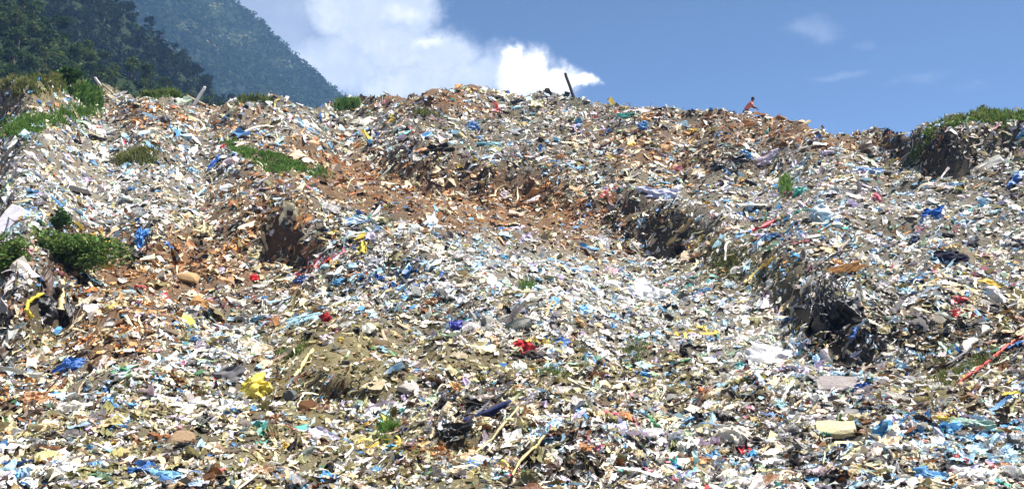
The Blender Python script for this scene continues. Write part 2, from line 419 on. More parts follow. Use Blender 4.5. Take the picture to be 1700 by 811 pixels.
# the ground sheet: fine where the picture looks, coarse all the way round
TH_OUT = np.radians(np.concatenate([np.arange(-180, -40, 5), np.arange(45, 181, 5)]))
def outer_z(th):
    e = 0 if th < 0 else -1
    w = np.clip(1 - (abs(math.degrees(th)) - 40) / 70, 0, 1); w = w * w * (3 - 2 * w)
    return Z0[e] * w
th_all = np.concatenate([TH_OUT[TH_OUT < 0], TH_IN, TH_OUT[TH_OUT > 0]])
zs = np.concatenate([np.array([outer_z(t) for t in TH_OUT if t < 0]), Z0, np.array([outer_z(t) for t in TH_OUT if t > 0])])
gx, gy = np.sin(th_all)[:, None] * RG, np.cos(th_all)[:, None] * RG
na, nr = zs.shape
V = np.stack([gx, gy, zs], -1).reshape(-1, 3)
I, J = np.meshgrid(np.arange(na - 1), np.arange(nr - 1), indexing='ij')
q = (I * nr + J).ravel()
F = np.stack([q, q + 1, q + nr + 1, q + nr], -1)[:, ::-1]
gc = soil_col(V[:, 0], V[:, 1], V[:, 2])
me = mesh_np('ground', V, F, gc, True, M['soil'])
ground = tag(obj('ground', me), kind='structure')
ground['label'] = 'dark soil and compacted rubbish of the dump slope'; ground['category'] = 'ground'
del V, F, gc

# ------------------------------------------------------------------ hills and forest
def make_hill(name, sil, r0, r1, th_lo, th_hi, mat, namp, seed, nth=160, nr=60, drop=0):
    P = np.array(sil, float); sth, st = unproject(P[:, 0], P[:, 1] + drop)
    th = np.radians(np.linspace(th_lo, th_hi, nth))
    t = np.interp(th, sth, st)
    s = np.concatenate([np.linspace(0, 1, nr), np.linspace(1.06, 2.0, 16)])
    # crest distance wanders so that the spurs are not one even wall
    rc = r1 * (1 + .06 * fbm(th * 9, th * 0 + seed, oct=2, seed=seed))
    rr = r0 + (rc[:, None] - r0) * s[None, :]
    zc = CAMZ + rc * t
    up = np.minimum(s, 1)[None, :]
    Z = zc[:, None] * up ** 1.08 * np.clip(1 - np.maximum(s - 1, 0) * .75, 0, 1)[None, :]
    X, Y = np.sin(th)[:, None] * rr, np.cos(th)[:, None] * rr
    env = np.clip(np.minimum(s * 4, np.abs(1 - s) * 3 + .12), 0, 1)[None, :]
    Z = Z + env * namp * fbm(X / (namp * 5), Y / (namp * 5), oct=4, seed=seed + 4)
    Z = np.where(s[None, :] < .01, -1.0, Z)
    n2 = len(s)
    I, J = np.meshgrid(np.arange(nth - 1), np.arange(n2 - 1), indexing='ij'); q = (I * n2 + J).ravel()
    me = mesh_np(name, np.stack([X, Y, Z], -1).reshape(-1, 3), np.stack([q, q + n2, q + n2 + 1, q + 1], -1), None, True, mat)
    o = tag(obj(name, me), kind='structure')
    def H(thq, sq):
        fi = np.clip((thq - th[0]) / (th[1] - th[0]), 0, nth - 1.001); fj = np.clip(sq * (nr - 1), 0, nr - 1.001)
        i, j = fi.astype(int), fj.astype(int); a, b = fi - i, fj - j
        def L(A): return A[i, j] * (1 - a) * (1 - b) + A[i + 1, j] * a * (1 - b) + A[i, j + 1] * (1 - a) * b + A[i + 1, j + 1] * a * b
        return L(X), L(Y), L(Z)
    return o, H
M['hill_near'] = hill_mat('hill_undergrowth', (.018, .032, .012), (.04, .055, .02), .66)
M['hill_far'] = hill_mat('far_hill_ground', (.016, .028, .013), (.16, .14, .08), .68)
hill_a, Ha = make_hill('hill', [(-900, -60), (-300, -110), (-60, -60), (0, -8), (60, 26), (120, 74), (190, 116), (260, 150), (330, 190), (480, 260)], 88, 150, -58, -11, M['hill_near'], 5, 11)
hill_b, Hb = make_hill('hill', [(-900, -160), (-200, -190), (0, -130), (120, -60), (180, -12), (215, 32), (270, 72), (325, 118), (350, 150), (380, 182), (520, 260)], 165, 270, -58, -10.5, M['hill_near'], 9, 21)
hill_c, Hc = make_hill('hill', [(-900, -60), (-200, -120), (150, -130), (280, -80), (384, -6), (437, 34), (494, 90), (545, 130), (590, 166), (640, 205), (780, 290)], 430, 760, -50, -3.0, M['hill_far'], 22, 33, 240, 90, 6)
hill_a['label'] = 'low near green spur behind the left end of the dump'
hill_b['label'] = 'dark wooded hillside behind the near green spur'
hill_c['label'] = 'tall hazy blue green mountain slope with pale clearings'
for h in (hill_a, hill_b, hill_c): h['category'] = 'hill'

def tube_np(pts, rad, seg=6):
    pts = [Vector(p) for p in pts]; V, F = [], []
    for i, p in enumerate(pts):
        d = (pts[min(i + 1, len(pts) - 1)] - pts[max(i - 1, 0)]).normalized()
        a = d.orthogonal().normalized(); b = d.cross(a)
        for s in range(seg):
            an = 2 * math.pi * s / seg
            V.append(p + (a * math.cos(an) + b * math.sin(an)) * rad[i])
    for i in range(len(pts) - 1):
        for s in range(seg):
            F.append((i * seg + s, i * seg + (s + 1) % seg, (i + 1) * seg + (s + 1) % seg, (i + 1) * seg + s))
    return np.array([list(v) for v in V]), np.array(F)
def join_np(parts):
    V, F, o = [], [], 0
    for v, f in parts: V.append(v); F.append(np.asarray(f) + o); o += len(v)
    return np.vstack(V), np.vstack(F)
def leaf_quads(cent, size, rg, flat=.0, col=None, jit=.35):
    """one small bent leaf quad for each centre"""
    n = len(cent)
    d = rg.normal(size=(n, 3)); d[:, 2] *= (1 - flat); d /= np.linalg.norm(d, axis=1, keepdims=True)
    u = np.cross(d, rg.normal(size=(n, 3))); u /= np.linalg.norm(u, axis=1, keepdims=True) + 1e-9
    s = (size * rg.uniform(.6, 1.4, n))[:, None]
    V = np.stack([cent - d * s, cent + u * s * .5, cent + d * s, cent - u * s * .5], 1).reshape(-1, 3)
    F = np.arange(n * 4).reshape(-1, 4)
    C = None
    if col is not None:
        k = rg.uniform(1 - jit, 1 + jit, n)[:, None]
        hue = rg.normal(size=(n, 1)) * .12
        c = np.array(col)[None, :] * k * np.concatenate([1 + hue, np.ones((n, 1)), 1 - hue * .5], 1)
        C = np.repeat(c, 4, 0)
    return V, F, C
def tree_template(i, h, w):
    rg = np.random.default_rng(100 + i)
    trunk_top = h * .55
    parts = [tube_np([(0, 0, -.6), (.05, .02, h * .2), (.1 * rg.normal(), .1 * rg.normal(), h * .4), (0, 0, h * .75)], [w * .055, w * .05, w * .038, w * .015])]
    cl = []
    for kk in range(15):
        a = rg.uniform(0, 6.28); rr = w * .40 * math.sqrt(rg.uniform(.05, 1)); zz = h * rg.uniform(.42, .92)
        rr *= 1.15 - abs(zz / h - .55) * 1.1
        cl.append((rr * math.cos(a), rr * math.sin(a), zz))
    for c in cl[:5]:
        parts.append(tube_np([(0, 0, h * .34), (c[0] * .5, c[1] * .5, (h * .36 + c[2]) * .5), c], [w * .03, w * .02, w * .008], 5))
    tv, tf = join_np(parts)
    P = []
    for c in cl:
        n = 46
        d = rg.normal(size=(n, 3)); d /= np.linalg.norm(d, axis=1, keepdims=True)
        P.append(np.array(c) + d * (w * rg.uniform(.13, .22) * rg.uniform(.55, 1.05, n)[:, None]) * np.array([1, 1, .8]))
    V, F, C = leaf_quads(np.vstack(P), w * .058, rg, .2, (1, 1, 1), .4)
    return mesh_np('trunk', tv, tf, None, True, M['bark']), mesh_np('crown', V, F, C, False, M['leaf'])
TREES = [tree_template(i, h, w) for i, (h, w) in enumerate([(5.2, 4.6), (4.4, 4.2), (6.0, 4.4), (5.0, 5.2), (4.0, 3.6), (6.6, 4.8)])]
GREENS = {'a': [(.052, .088, .022), (.040, .070, .020), (.078, .112, .026), (.032, .058, .018)],
          'b': [(.011, .023, .010), (.015, .028, .011), (.010, .019, .009), (.020, .034, .012)]}
def plant_trees(H, th_lo, th_hi, s_lo, s_hi, n, key, label, group, mind, tsc):
    rg = np.random.default_rng(len(label)); placed = []
    for _ in range(n * 12):
        th = R(rg.uniform(th_lo, th_hi)); s = rg.uniform(s_lo, s_hi)
        x, y, z = [float(v[0]) for v in H(np.array([th]), np.array([s]))]
        if any((x - a) ** 2 + (y - b) ** 2 < mind ** 2 for a, b in placed): continue
        px, py = world_px(np.array(x), np.array(y), np.array(z + 5))
        if px > 470 or py > float(np.interp(px, RIDGE_PX, RIDGE_PY)) + 12: continue
        placed.append((x, y))
        tm, cm = TREES[rg.integers(len(TREES))]
        e = obj('tree', None, None, (x, y, z)); e.empty_display_size = .2
        e.rotation_euler = (0, 0, rg.uniform(0, 6.28)); sc = rg.uniform(.8, 1.2) * tsc; e.scale = (sc, sc, sc * rg.uniform(.85, 1.15))
        obj('trunk', tm, e); c = obj('crown', cm, e); g = GREENS[key][rg.integers(4)]; c.color = (*g, 1)
        gi = GREENS[key].index(g); low = s < .8
        tone = (['mid green', 'dark green', 'yellow green', 'deep green'] if key == 'a' else ['blackish green', 'dull green', 'very dark green', 'olive green'])[gi]
        lab_ = f"{'large' if sc > tsc else 'small'} {tone} tree {'low on' if low else 'near the top of'} {label}"
        tag(e, lab_, 'tree', lab_.replace(' tree ', ' trees '))
        if len(placed) >= n: break
    return len(placed)
na_ = plant_trees(Ha, -34, -14, .45, 1.02, 150, 'a', 'the low green spur behind the dump', 'trees on the near green spur', 1.5, .52)
nb_ = plant_trees(Hb, -31, -13, .55, 1.02, 150, 'b', 'the dark wooded hillside behind the spur', 'trees on the dark hillside', 2.3, .7)

def wood(H, name, n, th0, th1, s0, wid, leaf, m, tones, label, clearings=(), thin=-.38, seed=5, sc=70, meadow=False, cat='forest'):
    rg = np.random.default_rng(seed)
    th = np.radians(rg.uniform(th0, th1, n)); s = rg.uniform(s0, 1.0, n) ** .8
    x, y, z = H(th, s)
    k = fbm(x / sc, y / sc, oct=3, seed=61)
    px, py = world_px(x, y, z)
    clear = sum([np.exp(-((px - a) / c) ** 2 - ((py - b) / d) ** 2) for a, b, c, d in clearings], np.zeros(n))
    keep = (k > thin) & (rg.uniform(size=n) > clear * .95) & (py < np.interp(px, RIDGE_PX, RIDGE_PY) + 25)
    if meadow: keep = rg.uniform(size=n) < clear
    x, y, z = x[keep], y[keep], z[keep]; n = len(x)
    d = rg.normal(size=(n, m, 3)); d /= np.linalg.norm(d, axis=2, keepdims=True)
    w = rg.uniform(*wid, n)[:, None, None]
    P = np.stack([x, y, z + w[:, 0, 0] * .7], -1)[:, None, :] + d * w * rg.uniform(.5, 1, (n, m, 1)) * np.array([1, 1, .95])
    tone = np.array(tones)[rg.integers(0, len(tones), n)] * rg.uniform(.8, 1.25, (n, 1))
    V, F, C = leaf_quads(P.reshape(-1, 3), leaf, rg, .2, (1, 1, 1), .2)
    C = C * np.repeat(tone, m * 4, 0)
    o = obj(name, mesh_np(name, V, F, C, False, M['leaf']))
    tag(o, label, cat, kind='stuff')
wood(Hc, 'forest', 14000, -46, -6, .3, (1.5, 3.2), 1.2, 14, [(.026, .054, .016), (.021, .045, .015), (.040, .068, .018)], 'far hazy forest covering the tall blue green mountain slope',
     [(392, 66, 40, 17), (360, 10, 28, 22), (300, 45, 26, 12), (478, 112, 16, 5), (310, 95, 10, 5)], -.75)
wood(Hc, 'meadow', 16000, -40, -10, .3, (.8, 1.6), 1.0, 5, [(.24, .24, .08), (.30, .27, .12), (.18, .22, .07)], 'pale yellow green clearings on the tall mountain slope',
     [(392, 66, 30, 9), (368, 76, 16, 5), (358, 14, 16, 10), (300, 45, 14, 5), (478, 112, 12, 3), (468, 102, 8, 3), (310, 95, 8, 3), (335, 92, 6, 3)], 0, 15, 70, True, 'meadow')
wood(Hb, 'hillside_forest', 1500, -44, -11, .45, (.9, 1.7), .55, 34, GREENS['b'], 'dense dark green woodland between the trees of the hillside', (), -.9, 6)
wood(Ha, 'spur_thicket', 900, -44, -12, .4, (.6, 1.1), .36, 34, GREENS['a'], 'green thicket between the trees of the low spur', (), -.9, 8)
print('trees', na_, nb_)

# ------------------------------------------------------------------ litter: shapes
def ico(sub):
    bm = bmesh.new(); bmesh.ops.create_icosphere(bm, subdivisions=sub, radius=1.0)
    V = np.array([v.co[:] for v in bm.verts]); F = np.array([[v.index for v in f.verts] for f in bm.faces]); bm.free()
    return V, F
ICO = {s: ico(s) for s in (1, 2, 3)}
def crumple_bag(seed, sub, flat=.5, fold=.30, stretch=1.0):
    """a crumpled plastic bag: lumpy, folded, with loose pulled-out corners; about 1 unit across"""
    V, F = ICO[sub]; rg = np.random.default_rng(seed); D = V.copy()
    a = D * np.array([1, 1 / stretch, 1]) + rg.uniform(0, 50, 3)
    low = fbm(a[:, 0] * 1.2, a[:, 1] * 1.2, a[:, 2] * 1.2, oct=2, seed=seed)
    fr = 1.9 if sub < 3 else 2.7
    cr = 1 - np.abs(fbm(a[:, 0] * fr, a[:, 1] * fr, a[:, 2] * fr, oct=3, seed=seed + 3, gain=.6)) * 3.2
    r = .70 + .55 * low + fold * (np.clip(cr, -.6, 1) - .1)
    for _ in range(6):                                   # corners and handles pulled out
        c = rg.normal(size=3); c[2] *= .5; c /= np.linalg.norm(c)
        r = r + rg.uniform(.2, .75) * np.clip(D @ c, 0, 1) ** 10
    r = np.maximum(r, .25)
    P = D * r[:, None] * .5
    P[:, 2] = P[:, 2] * flat + .06
    P[:, 2] = np.where(P[:, 2] < 0, P[:, 2] * .45, P[:, 2])
    return P, F
def film_bag(seed, n=13, fold=.2, tall=.42):
    """an empty bag slumped into a heap: film gathered into sharp radiating folds, ragged hem"""
    rg = np.random.default_rng(seed); g = np.linspace(-1, 1, n); X, Y = np.meshgrid(g, g, indexing='ij')
    # square grid pressed to a rough disc
    x, y = X * np.sqrt(1 - .42 * Y * Y), Y * np.sqrt(1 - .42 * X * X)
    r = np.hypot(x, y); an = np.arctan2(y, x)
    rim = 1 + .34 * vn(np.cos(an) * 1.4 + seed, np.sin(an) * 1.4, seed=seed) + .22 * vn(np.cos(an) * 4 + seed, np.sin(an) * 4, seed=seed + 1)
    for _ in range(2):
        a0 = rg.uniform(0, 6.28); rim = rim + rg.uniform(.2, .6) * np.exp(-((np.angle(np.exp(1j * (an - a0)))) / .28) ** 2)
    cx, cy = rg.normal(size=2) * .25
    ra = np.arctan2(y - cy, x - cx); rd = np.hypot(x - cx, y - cy)
    rad = np.abs(np.sin(ra * rg.integers(3, 6) + 2.5 * vn(x * 2, y * 2, seed=seed + 4) + rg.uniform(0, 6)))
    cre = 1 - np.abs(fbm(x * 1.9 + seed, y * 1.9, oct=3 if n < 20 else 2, seed=seed + 7, gain=.5)) * 3
    z = tall * np.clip(1 - r ** 2 * .9, 0, 1) * (1 + .6 * vn(x * 1.5 + seed, y * 1.5, seed=seed + 9)) + fold * (rad - .5) * np.clip(rd, .15, .9) + fold * .9 * (cre - .4)
    V = np.stack([x * rim * .5 + .05 * cre, y * rim * .42 - .05 * cre, z * .5], -1).reshape(-1, 3)
    I, J = np.meshgrid(np.arange(n - 1), np.arange(n - 1), indexing='ij'); q = (I * n + J).ravel()
    F = np.vstack([np.stack([q, q + n, q + n + 1], -1), np.stack([q, q + n + 1, q + 1], -1)])
    return V, F
def crumple_sheet(seed, n, asp=1.0, fold=.22, m=None):
    """a torn, creased sheet of film or paper with curled edges"""
    rg = np.random.default_rng(seed)
    m = m or n
    X, Y = np.meshgrid(np.linspace(-.5, .5, n), np.linspace(-.5, .5, m), indexing='ij')
    sh = .18 * fbm(X * 2.1 + rg.uniform(0, 40), Y * 2.1, oct=2, seed=seed + 1)
    x = X * (1 + .5 * vn(Y * 3 + seed, X * 0 + 1.5, seed=seed)) + sh
    y = (Y * (1 + .5 * vn(X * 3 + seed, Y * 0 + 7.5, seed=seed + 2)) + sh * .6) * asp
    ex = rg.normal(size=3) * .25
    ridge = 1 - np.abs(fbm(X * 2.6 + seed, Y * 2.6, oct=2, seed=seed + 5)) * 2.5
    z = fold * (ridge - .4) + fold * ex[0] * X * X * 6 + fold * ex[1] * Y * Y * 6 + rg.normal(size=X.shape) * fold * .22 * (4.0 / n)
    V = np.stack([x, y, z], -1).reshape(-1, 3)
    I, J = np.meshgrid(np.arange(n - 1), np.arange(m - 1), indexing='ij'); q = (I * m + J).ravel()
    F = np.vstack([np.stack([q, q + m, q + m + 1], -1), np.stack([q, q + m + 1, q + 1], -1)])
    return V, F
def ribbon(seed, n=8, wid=.10):
    """a long strip of torn film, twisting as it hangs (unit length along -Y, downhill)"""
    rg = np.random.default_rng(seed); V = []
    tw = rg.uniform(-1, 1) * 2.2; ph = rg.uniform(0, 6)
    for i in range(n):
        s = i / (n - 1)
        c = np.array([.14 * math.sin(s * 4 + ph) * rg.uniform(.6, 1.3), -s, .09 * math.sin(s * 5 + ph * 2) + .05 * (1 - s)])
        a = tw * s + ph; w = wid * (.6 + .6 * rg.uniform()) * (1 - .5 * s)
        d = np.array([math.cos(a), .15, math.sin(a) * .8]) * w
        V += [c - d, c + d]
    F = []
    for i in range(n - 1): F += [(2 * i, 2 * i + 1, 2 * i + 3), (2 * i, 2 * i + 3, 2 * i + 2)]
    V = np.array(V); V[:, 1] += .5
    return V, np.array(F)
def bent_card(seed):
    """a bent, dog-eared piece of board with real thickness"""
    rg = np.random.default_rng(seed); a = rg.uniform(.2, .9); h = .018; b = rg.uniform(-.15, .15)
    top = []
    xs = [-.5, b, .5]; zs_ = [rg.uniform(-.02, .1), 0, math.sin(a) * (.5 - b)]
    xs[2] = b + math.cos(a) * (.5 - b)
    w = [rg.uniform(.28, .42) for _ in range(6)]
    for i in range(3): top += [(xs[i], -w[i], zs_[i]), (xs[i] + rg.normal() * .03, w[i + 3], zs_[i] + rg.normal() * .03)]
    T = np.array(top); V = np.vstack([T + [0, 0, h], T - [0, 0, h]])
    Q = [(0, 2, 3, 1), (2, 4, 5, 3), (7, 9, 8, 6), (9, 11, 10, 8), (0, 1, 7, 6), (4, 10, 11, 5), (0, 6, 8, 2), (2, 8, 10, 4), (1, 3, 9, 7), (3, 5, 11, 9)]
    F = []
    for q_ in Q: F += [(q_[0], q_[1], q_[2]), (q_[0], q_[2], q_[3])]
    return V, np.array(F)
def lathe(prof, seg, dent=0, seed=0):
    rg = np.random.default_rng(seed); V, F = [], []
    for i, (r, y) in enumerate(prof):
        for s in range(seg):
            a = 2 * math.pi * s / seg; k = 1 - dent * (.5 + .5 * math.sin(a + y * 6 + seed)) * (1 if r > .1 else 0)
            V.append((r * k * math.cos(a), y, r * k * math.sin(a)))
    for i in range(len(prof) - 1):
        for s in range(seg):
            a, b = i * seg + s, i * seg + (s + 1) % seg
            F += [(a, b, b + seg), (a, b + seg, a + seg)]
    c0 = len(V); V.append((0, prof[0][1], 0)); c1 = len(V); V.append((0, prof[-1][1], 0))
    for s in range(seg):
        F += [(c0, (s + 1) % seg, s), (c1, (len(prof) - 1) * seg + s, (len(prof) - 1) * seg + (s + 1) % seg)]
    return np.array(V), np.array(F)
def bottle_body(seed): return lathe([(.10, -.5), (.14, -.48), (.145, -.3), (.13, -.22), (.145, -.12), (.145, .12), (.12, .24), (.06, .36), (.045, .40), (.045, .44)], 9, .18, seed)
def bottle_cap(): return lathe([(.058, .43), (.058, .50)], 9)
def chipped_block(seed, dims=(1, .42, .24)):
    """a broken slab: bevelled box with knocked-off corners"""
    bm = bmesh.new(); bmesh.ops.create_cube(bm, size=1.0); rg = np.random.default_rng(seed)
    bmesh.ops.subdivide_edges(bm, edges=bm.edges[:], cuts=2, use_grid_fill=True)
    for v in bm.verts:
        c = v.co; k = sum(abs(q_) > .49 for q_ in c)
        if k >= 2: c *= 1 - rg.uniform(.02, .10) * (k - 1)
        v.co = Vector((c.x * dims[0] + rg.normal() * .012, c.y * dims[1] + rg.normal() * .012, c.z * dims[2] + rg.normal() * .008))
    bmesh.ops.triangulate(bm, faces=bm.faces[:])
    V = np.array([v.co[:] for v in bm.verts]); F = np.array([[v.index for v in f.verts] for f in bm.faces]); bm.free()
    return V, F
def stone(seed, sub=2):
    V, F = ICO[sub]; rg = np.random.default_rng(seed)
    a = V * .9 + rg.uniform(0, 40, 3)
    r = 1 + .35 * fbm(a[:, 0], a[:, 1], a[:, 2], oct=3, seed=seed)
    # flat broken faces
    for _ in range(9):
        c = rg.normal(size=3); c /= np.linalg.norm(c); d = V @ c * r; r = np.where(d > .62, r * .62 / np.maximum(d, 1e-3), r)
    return V * r[:, None] * .5 * np.array([1, .8, .6]), F
def tied_sack(seed, sub=2):
    """a filled sack, gathered and knotted at the neck"""
    V, F = ICO[sub]; rg = np.random.default_rng(seed)
    a = V + rg.uniform(0, 40, 3)
    cr = np.abs(fbm(a[:, 0] * 2.2, a[:, 1] * 2.2, a[:, 2] * 2.2, oct=2, seed=seed))
    an = np.arctan2(V[:, 0], V[:, 2])
    neck = np.clip((V[:, 1] - .45) / .55, 0, 1)
    r = .95 + .2 * fbm(a[:, 0], a[:, 1], a[:, 2], oct=2, seed=seed + 1) - .25 * cr + .05 * np.sin(an * 9) * neck
    P = V * r[:, None] * .5
    sq = 1 - .75 * np.clip(neck * 1.6, 0, 1) + .9 * np.clip(neck - .75, 0, 1) * 2
    P[:, 0] *= sq; P[:, 2] *= sq * .72; P[:, 1] += neck * .16
    return P, F
def plank(seed):
    rg = np.random.default_rng(seed); n = 5; V = []
    for i in range(n):
        s = i / (n - 1) - .5; w = .055 * rg.uniform(.85, 1.1); h = .022; b = .02 * math.sin(s * 3 + seed)
        V += [(s, b - w, -h), (s, b + w, -h), (s + rg.normal() * .004, b + w, h), (s, b - w, h)]
    F = []
    for i in range(n - 1):
        for q_ in range(4):
            a, b = i * 4 + q_, i * 4 + (q_ + 1) % 4
            F += [(a, b, b + 4), (a, b + 4, a + 4)]
    F += [(0, 2, 1), (0, 3, 2), (16, 17, 18), (16, 18, 19)]
    return np.array(V), np.array(F)

# ------------------------------------------------------------------ litter: colours
C8 = {'white': (238, 235, 230), 'off white': (222, 216, 205), 'cream': (228, 212, 178), 'beige': (202, 184, 146), 'grey': (160, 157, 152), 'dark grey': (92, 90, 90),
      'black': (30, 30, 33), 'pale blue': (168, 202, 222), 'sky blue': (96, 160, 208), 'blue': (58, 110, 176), 'teal': (72, 160, 152), 'pale green': (178, 200, 168),
      'green': (70, 130, 80), 'lilac': (198, 188, 214), 'pink': (218, 150, 164), 'red': (186, 52, 56), 'yellow': (222, 196, 84), 'tan': (203, 150, 96), 'orange': (208, 130, 72),
      'brown': (122, 83, 50), 'dark brown': (72, 54, 40), 'olive': (124, 118, 76), 'khaki': (168, 156, 110)}
CNAMES = list(C8); CL = np.array([s2l(C8[c]) for c in CNAMES])
PAL = {
 'gen': dict(white=30, cream=14, beige=7, grey=7, black=11, tan=1.8, brown=2.2, olive=2.6, khaki=4.5, lilac=4, pink=1.3, red=.6, yellow=1.4, orange=.25, teal=1.2, blue=1.8, green=.5, **{'off white': 20, 'dark grey': 6, 'pale blue': 15, 'sky blue': 5, 'pale green': 4.2, 'dark brown': 3.4}),
 'brown': dict(tan=24, cream=13, beige=17, brown=24, orange=2, white=3, olive=4, grey=2, black=3, **{'dark brown': 16, 'off white': 4, 'pale blue': .4}),
 'olive': dict(olive=24, khaki=24, cream=12, beige=11, white=8, brown=7, grey=6, black=5, yellow=1, blue=.8, green=1, **{'off white': 8, 'dark brown': 6, 'pale green': 4, 'sky blue': 1, 'dark grey': 4}),
 'grey': dict(grey=20, khaki=10, beige=10, white=9, cream=9, brown=9, black=6, red=.6, blue=.9, **{'dark grey': 16, 'off white': 9, 'dark brown': 10, 'pale blue': 2}),
 'white': dict(white=50, cream=13, beige=4, grey=4, lilac=5, pink=1.4, khaki=2, black=5, teal=1.2, blue=1.4, yellow=1, olive=.7, **{'off white': 24, 'pale blue': 15, 'sky blue': 4.5, 'pale green': 3, 'dark grey': 3}),
 'dark': dict(black=26, cream=9, beige=9, olive=8, khaki=8, brown=11, white=6, grey=5, blue=.8, **{'dark grey': 13, 'dark brown': 18, 'off white': 6})}  # dark: black sacks and strips, plus bank shade put in as darker litter
PW = {z: np.array([p.get(c, 0) for c in CNAMES], float) for z, p in PAL.items()}
for z in PW: PW[z] /= PW[z].sum()

# ------------------------------------------------------------------ litter: where
def scatter(n, rg, screen=.8):
    """points on the dump: mostly as densely as the slope shows, the rest evenly, past the picture's edges too"""
    a = rg.uniform(size=n) < screen
    fi = rg.uniform(.02, .98, n) * (len(TH_IN) - 1); u = rg.uniform(0, 1, n) * (NT_ - 1)
    i, j = fi.astype(int), u.astype(int)
    r1 = CR[i, j] * np.exp(rg.normal(size=n) * .01)
    rc = CR[i, -1]
    r2 = np.exp(rg.uniform(math.log(7.5), np.log(rc + 9), n))
    r = np.where(a, r1, r2); th = TH_IN[0] + fi * (TH_IN[1] - TH_IN[0])
    return np.sin(th) * r, np.cos(th) * r
def frames(x, y, rg, tilt, downhill=False, updev=0.0):
    """3x3 frames: z near the slope's normal, random turn (or -Y downhill)"""
    n = len(x); N = tnorm(x, y, .35) + rg.normal(size=(n, 3)) * tilt
    N[:, 2] = np.abs(N[:, 2]) + .05
    N /= np.linalg.norm(N, axis=1, keepdims=True)
    if downhill:
        up = -np.stack([N[:, 0], N[:, 1], np.zeros(n)], -1)
        cam_up = np.stack([x, y, np.zeros(n)], -1); cam_up /= np.linalg.norm(cam_up, axis=1, keepdims=True)
        side = np.stack([cam_up[:, 1], -cam_up[:, 0], np.zeros(n)], -1)
        u = up * 1.2 + cam_up * .6 + side * rg.normal(.55, .45, n)[:, None]
    else:
        u = rg.normal(size=(n, 3))
    u = u - N * (u * N).sum(1, keepdims=True); u /= np.linalg.norm(u, axis=1, keepdims=True) + 1e-9
    return np.stack([np.cross(u, N), u, N], -1)          # columns X, Y, Z
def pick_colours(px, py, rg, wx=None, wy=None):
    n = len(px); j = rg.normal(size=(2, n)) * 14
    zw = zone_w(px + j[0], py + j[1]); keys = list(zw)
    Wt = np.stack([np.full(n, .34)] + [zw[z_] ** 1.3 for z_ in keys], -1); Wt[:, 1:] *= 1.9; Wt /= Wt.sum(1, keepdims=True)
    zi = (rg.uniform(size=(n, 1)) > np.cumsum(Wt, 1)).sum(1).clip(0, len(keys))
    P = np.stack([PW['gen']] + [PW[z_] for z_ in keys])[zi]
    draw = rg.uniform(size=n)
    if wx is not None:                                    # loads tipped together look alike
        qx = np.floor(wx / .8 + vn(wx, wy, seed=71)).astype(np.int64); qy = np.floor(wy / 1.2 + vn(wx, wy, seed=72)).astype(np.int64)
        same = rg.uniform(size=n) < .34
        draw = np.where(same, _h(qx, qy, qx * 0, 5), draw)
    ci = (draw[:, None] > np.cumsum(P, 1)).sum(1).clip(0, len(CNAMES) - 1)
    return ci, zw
def size_at(r): return .060 + .0024 * np.maximum(r - 10, 0)

KINDS = {
 # name: (how many, templates for the mass, templates for the single ones, size factor, tilt, sink, material, aspect jitter)
 'plastic_bag': dict(n=11000, mass=[film_bag(200 + i, 6, .3) for i in range(30)], one=[film_bag(300 + i, 15, .22) for i in range(24)], k=1.15, tilt=.45, mat='plastic', sharp=.42),
 'plastic_film_scrap': dict(n=42000, mass=[crumple_sheet(400 + i, 4, .7) for i in range(40)], one=[crumple_sheet(500 + i, 8, .75, .26) for i in range(20)], k=1.12, tilt=.6, mat='plastic', sharp=.45),
 'paper_scrap': dict(n=20000, mass=[crumple_sheet(600 + i, 3, .8, .3) for i in range(30)], one=[crumple_sheet(700 + i, 8, .8, .32) for i in range(16)], k=.95, tilt=.7, mat='paper', sharp=.4),
 'shredded_scrap': dict(n=122000, mass=[crumple_sheet(770 + i, 3, .5, .3, 2) for i in range(36)], one=[], k=.52, tilt=.8, mat='paper', sharp=.4),
 'plastic_sheet': dict(n=5200, mass=[crumple_sheet(1500 + i, 5, .65, .13) for i in range(24)], one=[crumple_sheet(1550 + i, 11, .65, .15) for i in range(20)], k=2.3, tilt=.16, mat='plastic', sharp=.35),
 'cloth_rag': dict(n=2400, mass=[crumple_sheet(800 + i, 6, .6, .2) for i in range(16)], one=[crumple_sheet(850 + i, 11, .6, .24) for i in range(14)], k=1.9, tilt=.3, mat='cloth', sharp=.35),
 'plastic_strip': dict(n=22000, mass=[ribbon(900 + i, 6, .05) for i in range(24)], one=[ribbon(950 + i, 13, .05) for i in range(16)], k=3.6, tilt=.3, mat='plastic', sharp=.4, down=True),
 'cardboard_piece': dict(n=1100, mass=[bent_card(1000 + i) for i in range(14)], one=[bent_card(1050 + i) for i in range(14)], k=1.15, tilt=.3, mat='solid', sharp=.3),
 'plastic_bottle': dict(n=230, one=[bottle_body(i) for i in range(8)], k=1.6, tilt=.35, mat='plastic', sharp=.12),
 'foam_block': dict(n=110, one=[chipped_block(1100 + i, (1, d, e)) for i, (d, e) in enumerate([(.5, .2), (.7, .3), (.4, .25), (.6, .18), (.8, .4)])], k=1.6, tilt=.4, mat='solid', sharp=.3),
 'broken_plank': dict(n=150, one=[plank(i) for i in range(8)], k=2.8, tilt=.28, mat='solid', sharp=.35),
 'stone': dict(n=80, one=[stone(1200 + i) for i in range(10)], k=.95, tilt=.3, mat='solid', sharp=.35),
 'tied_sack': dict(n=46, one=[tied_sack(1300 + i) for i in range(10)], k=1.7, tilt=.4, mat='plastic', sharp=.22),
}
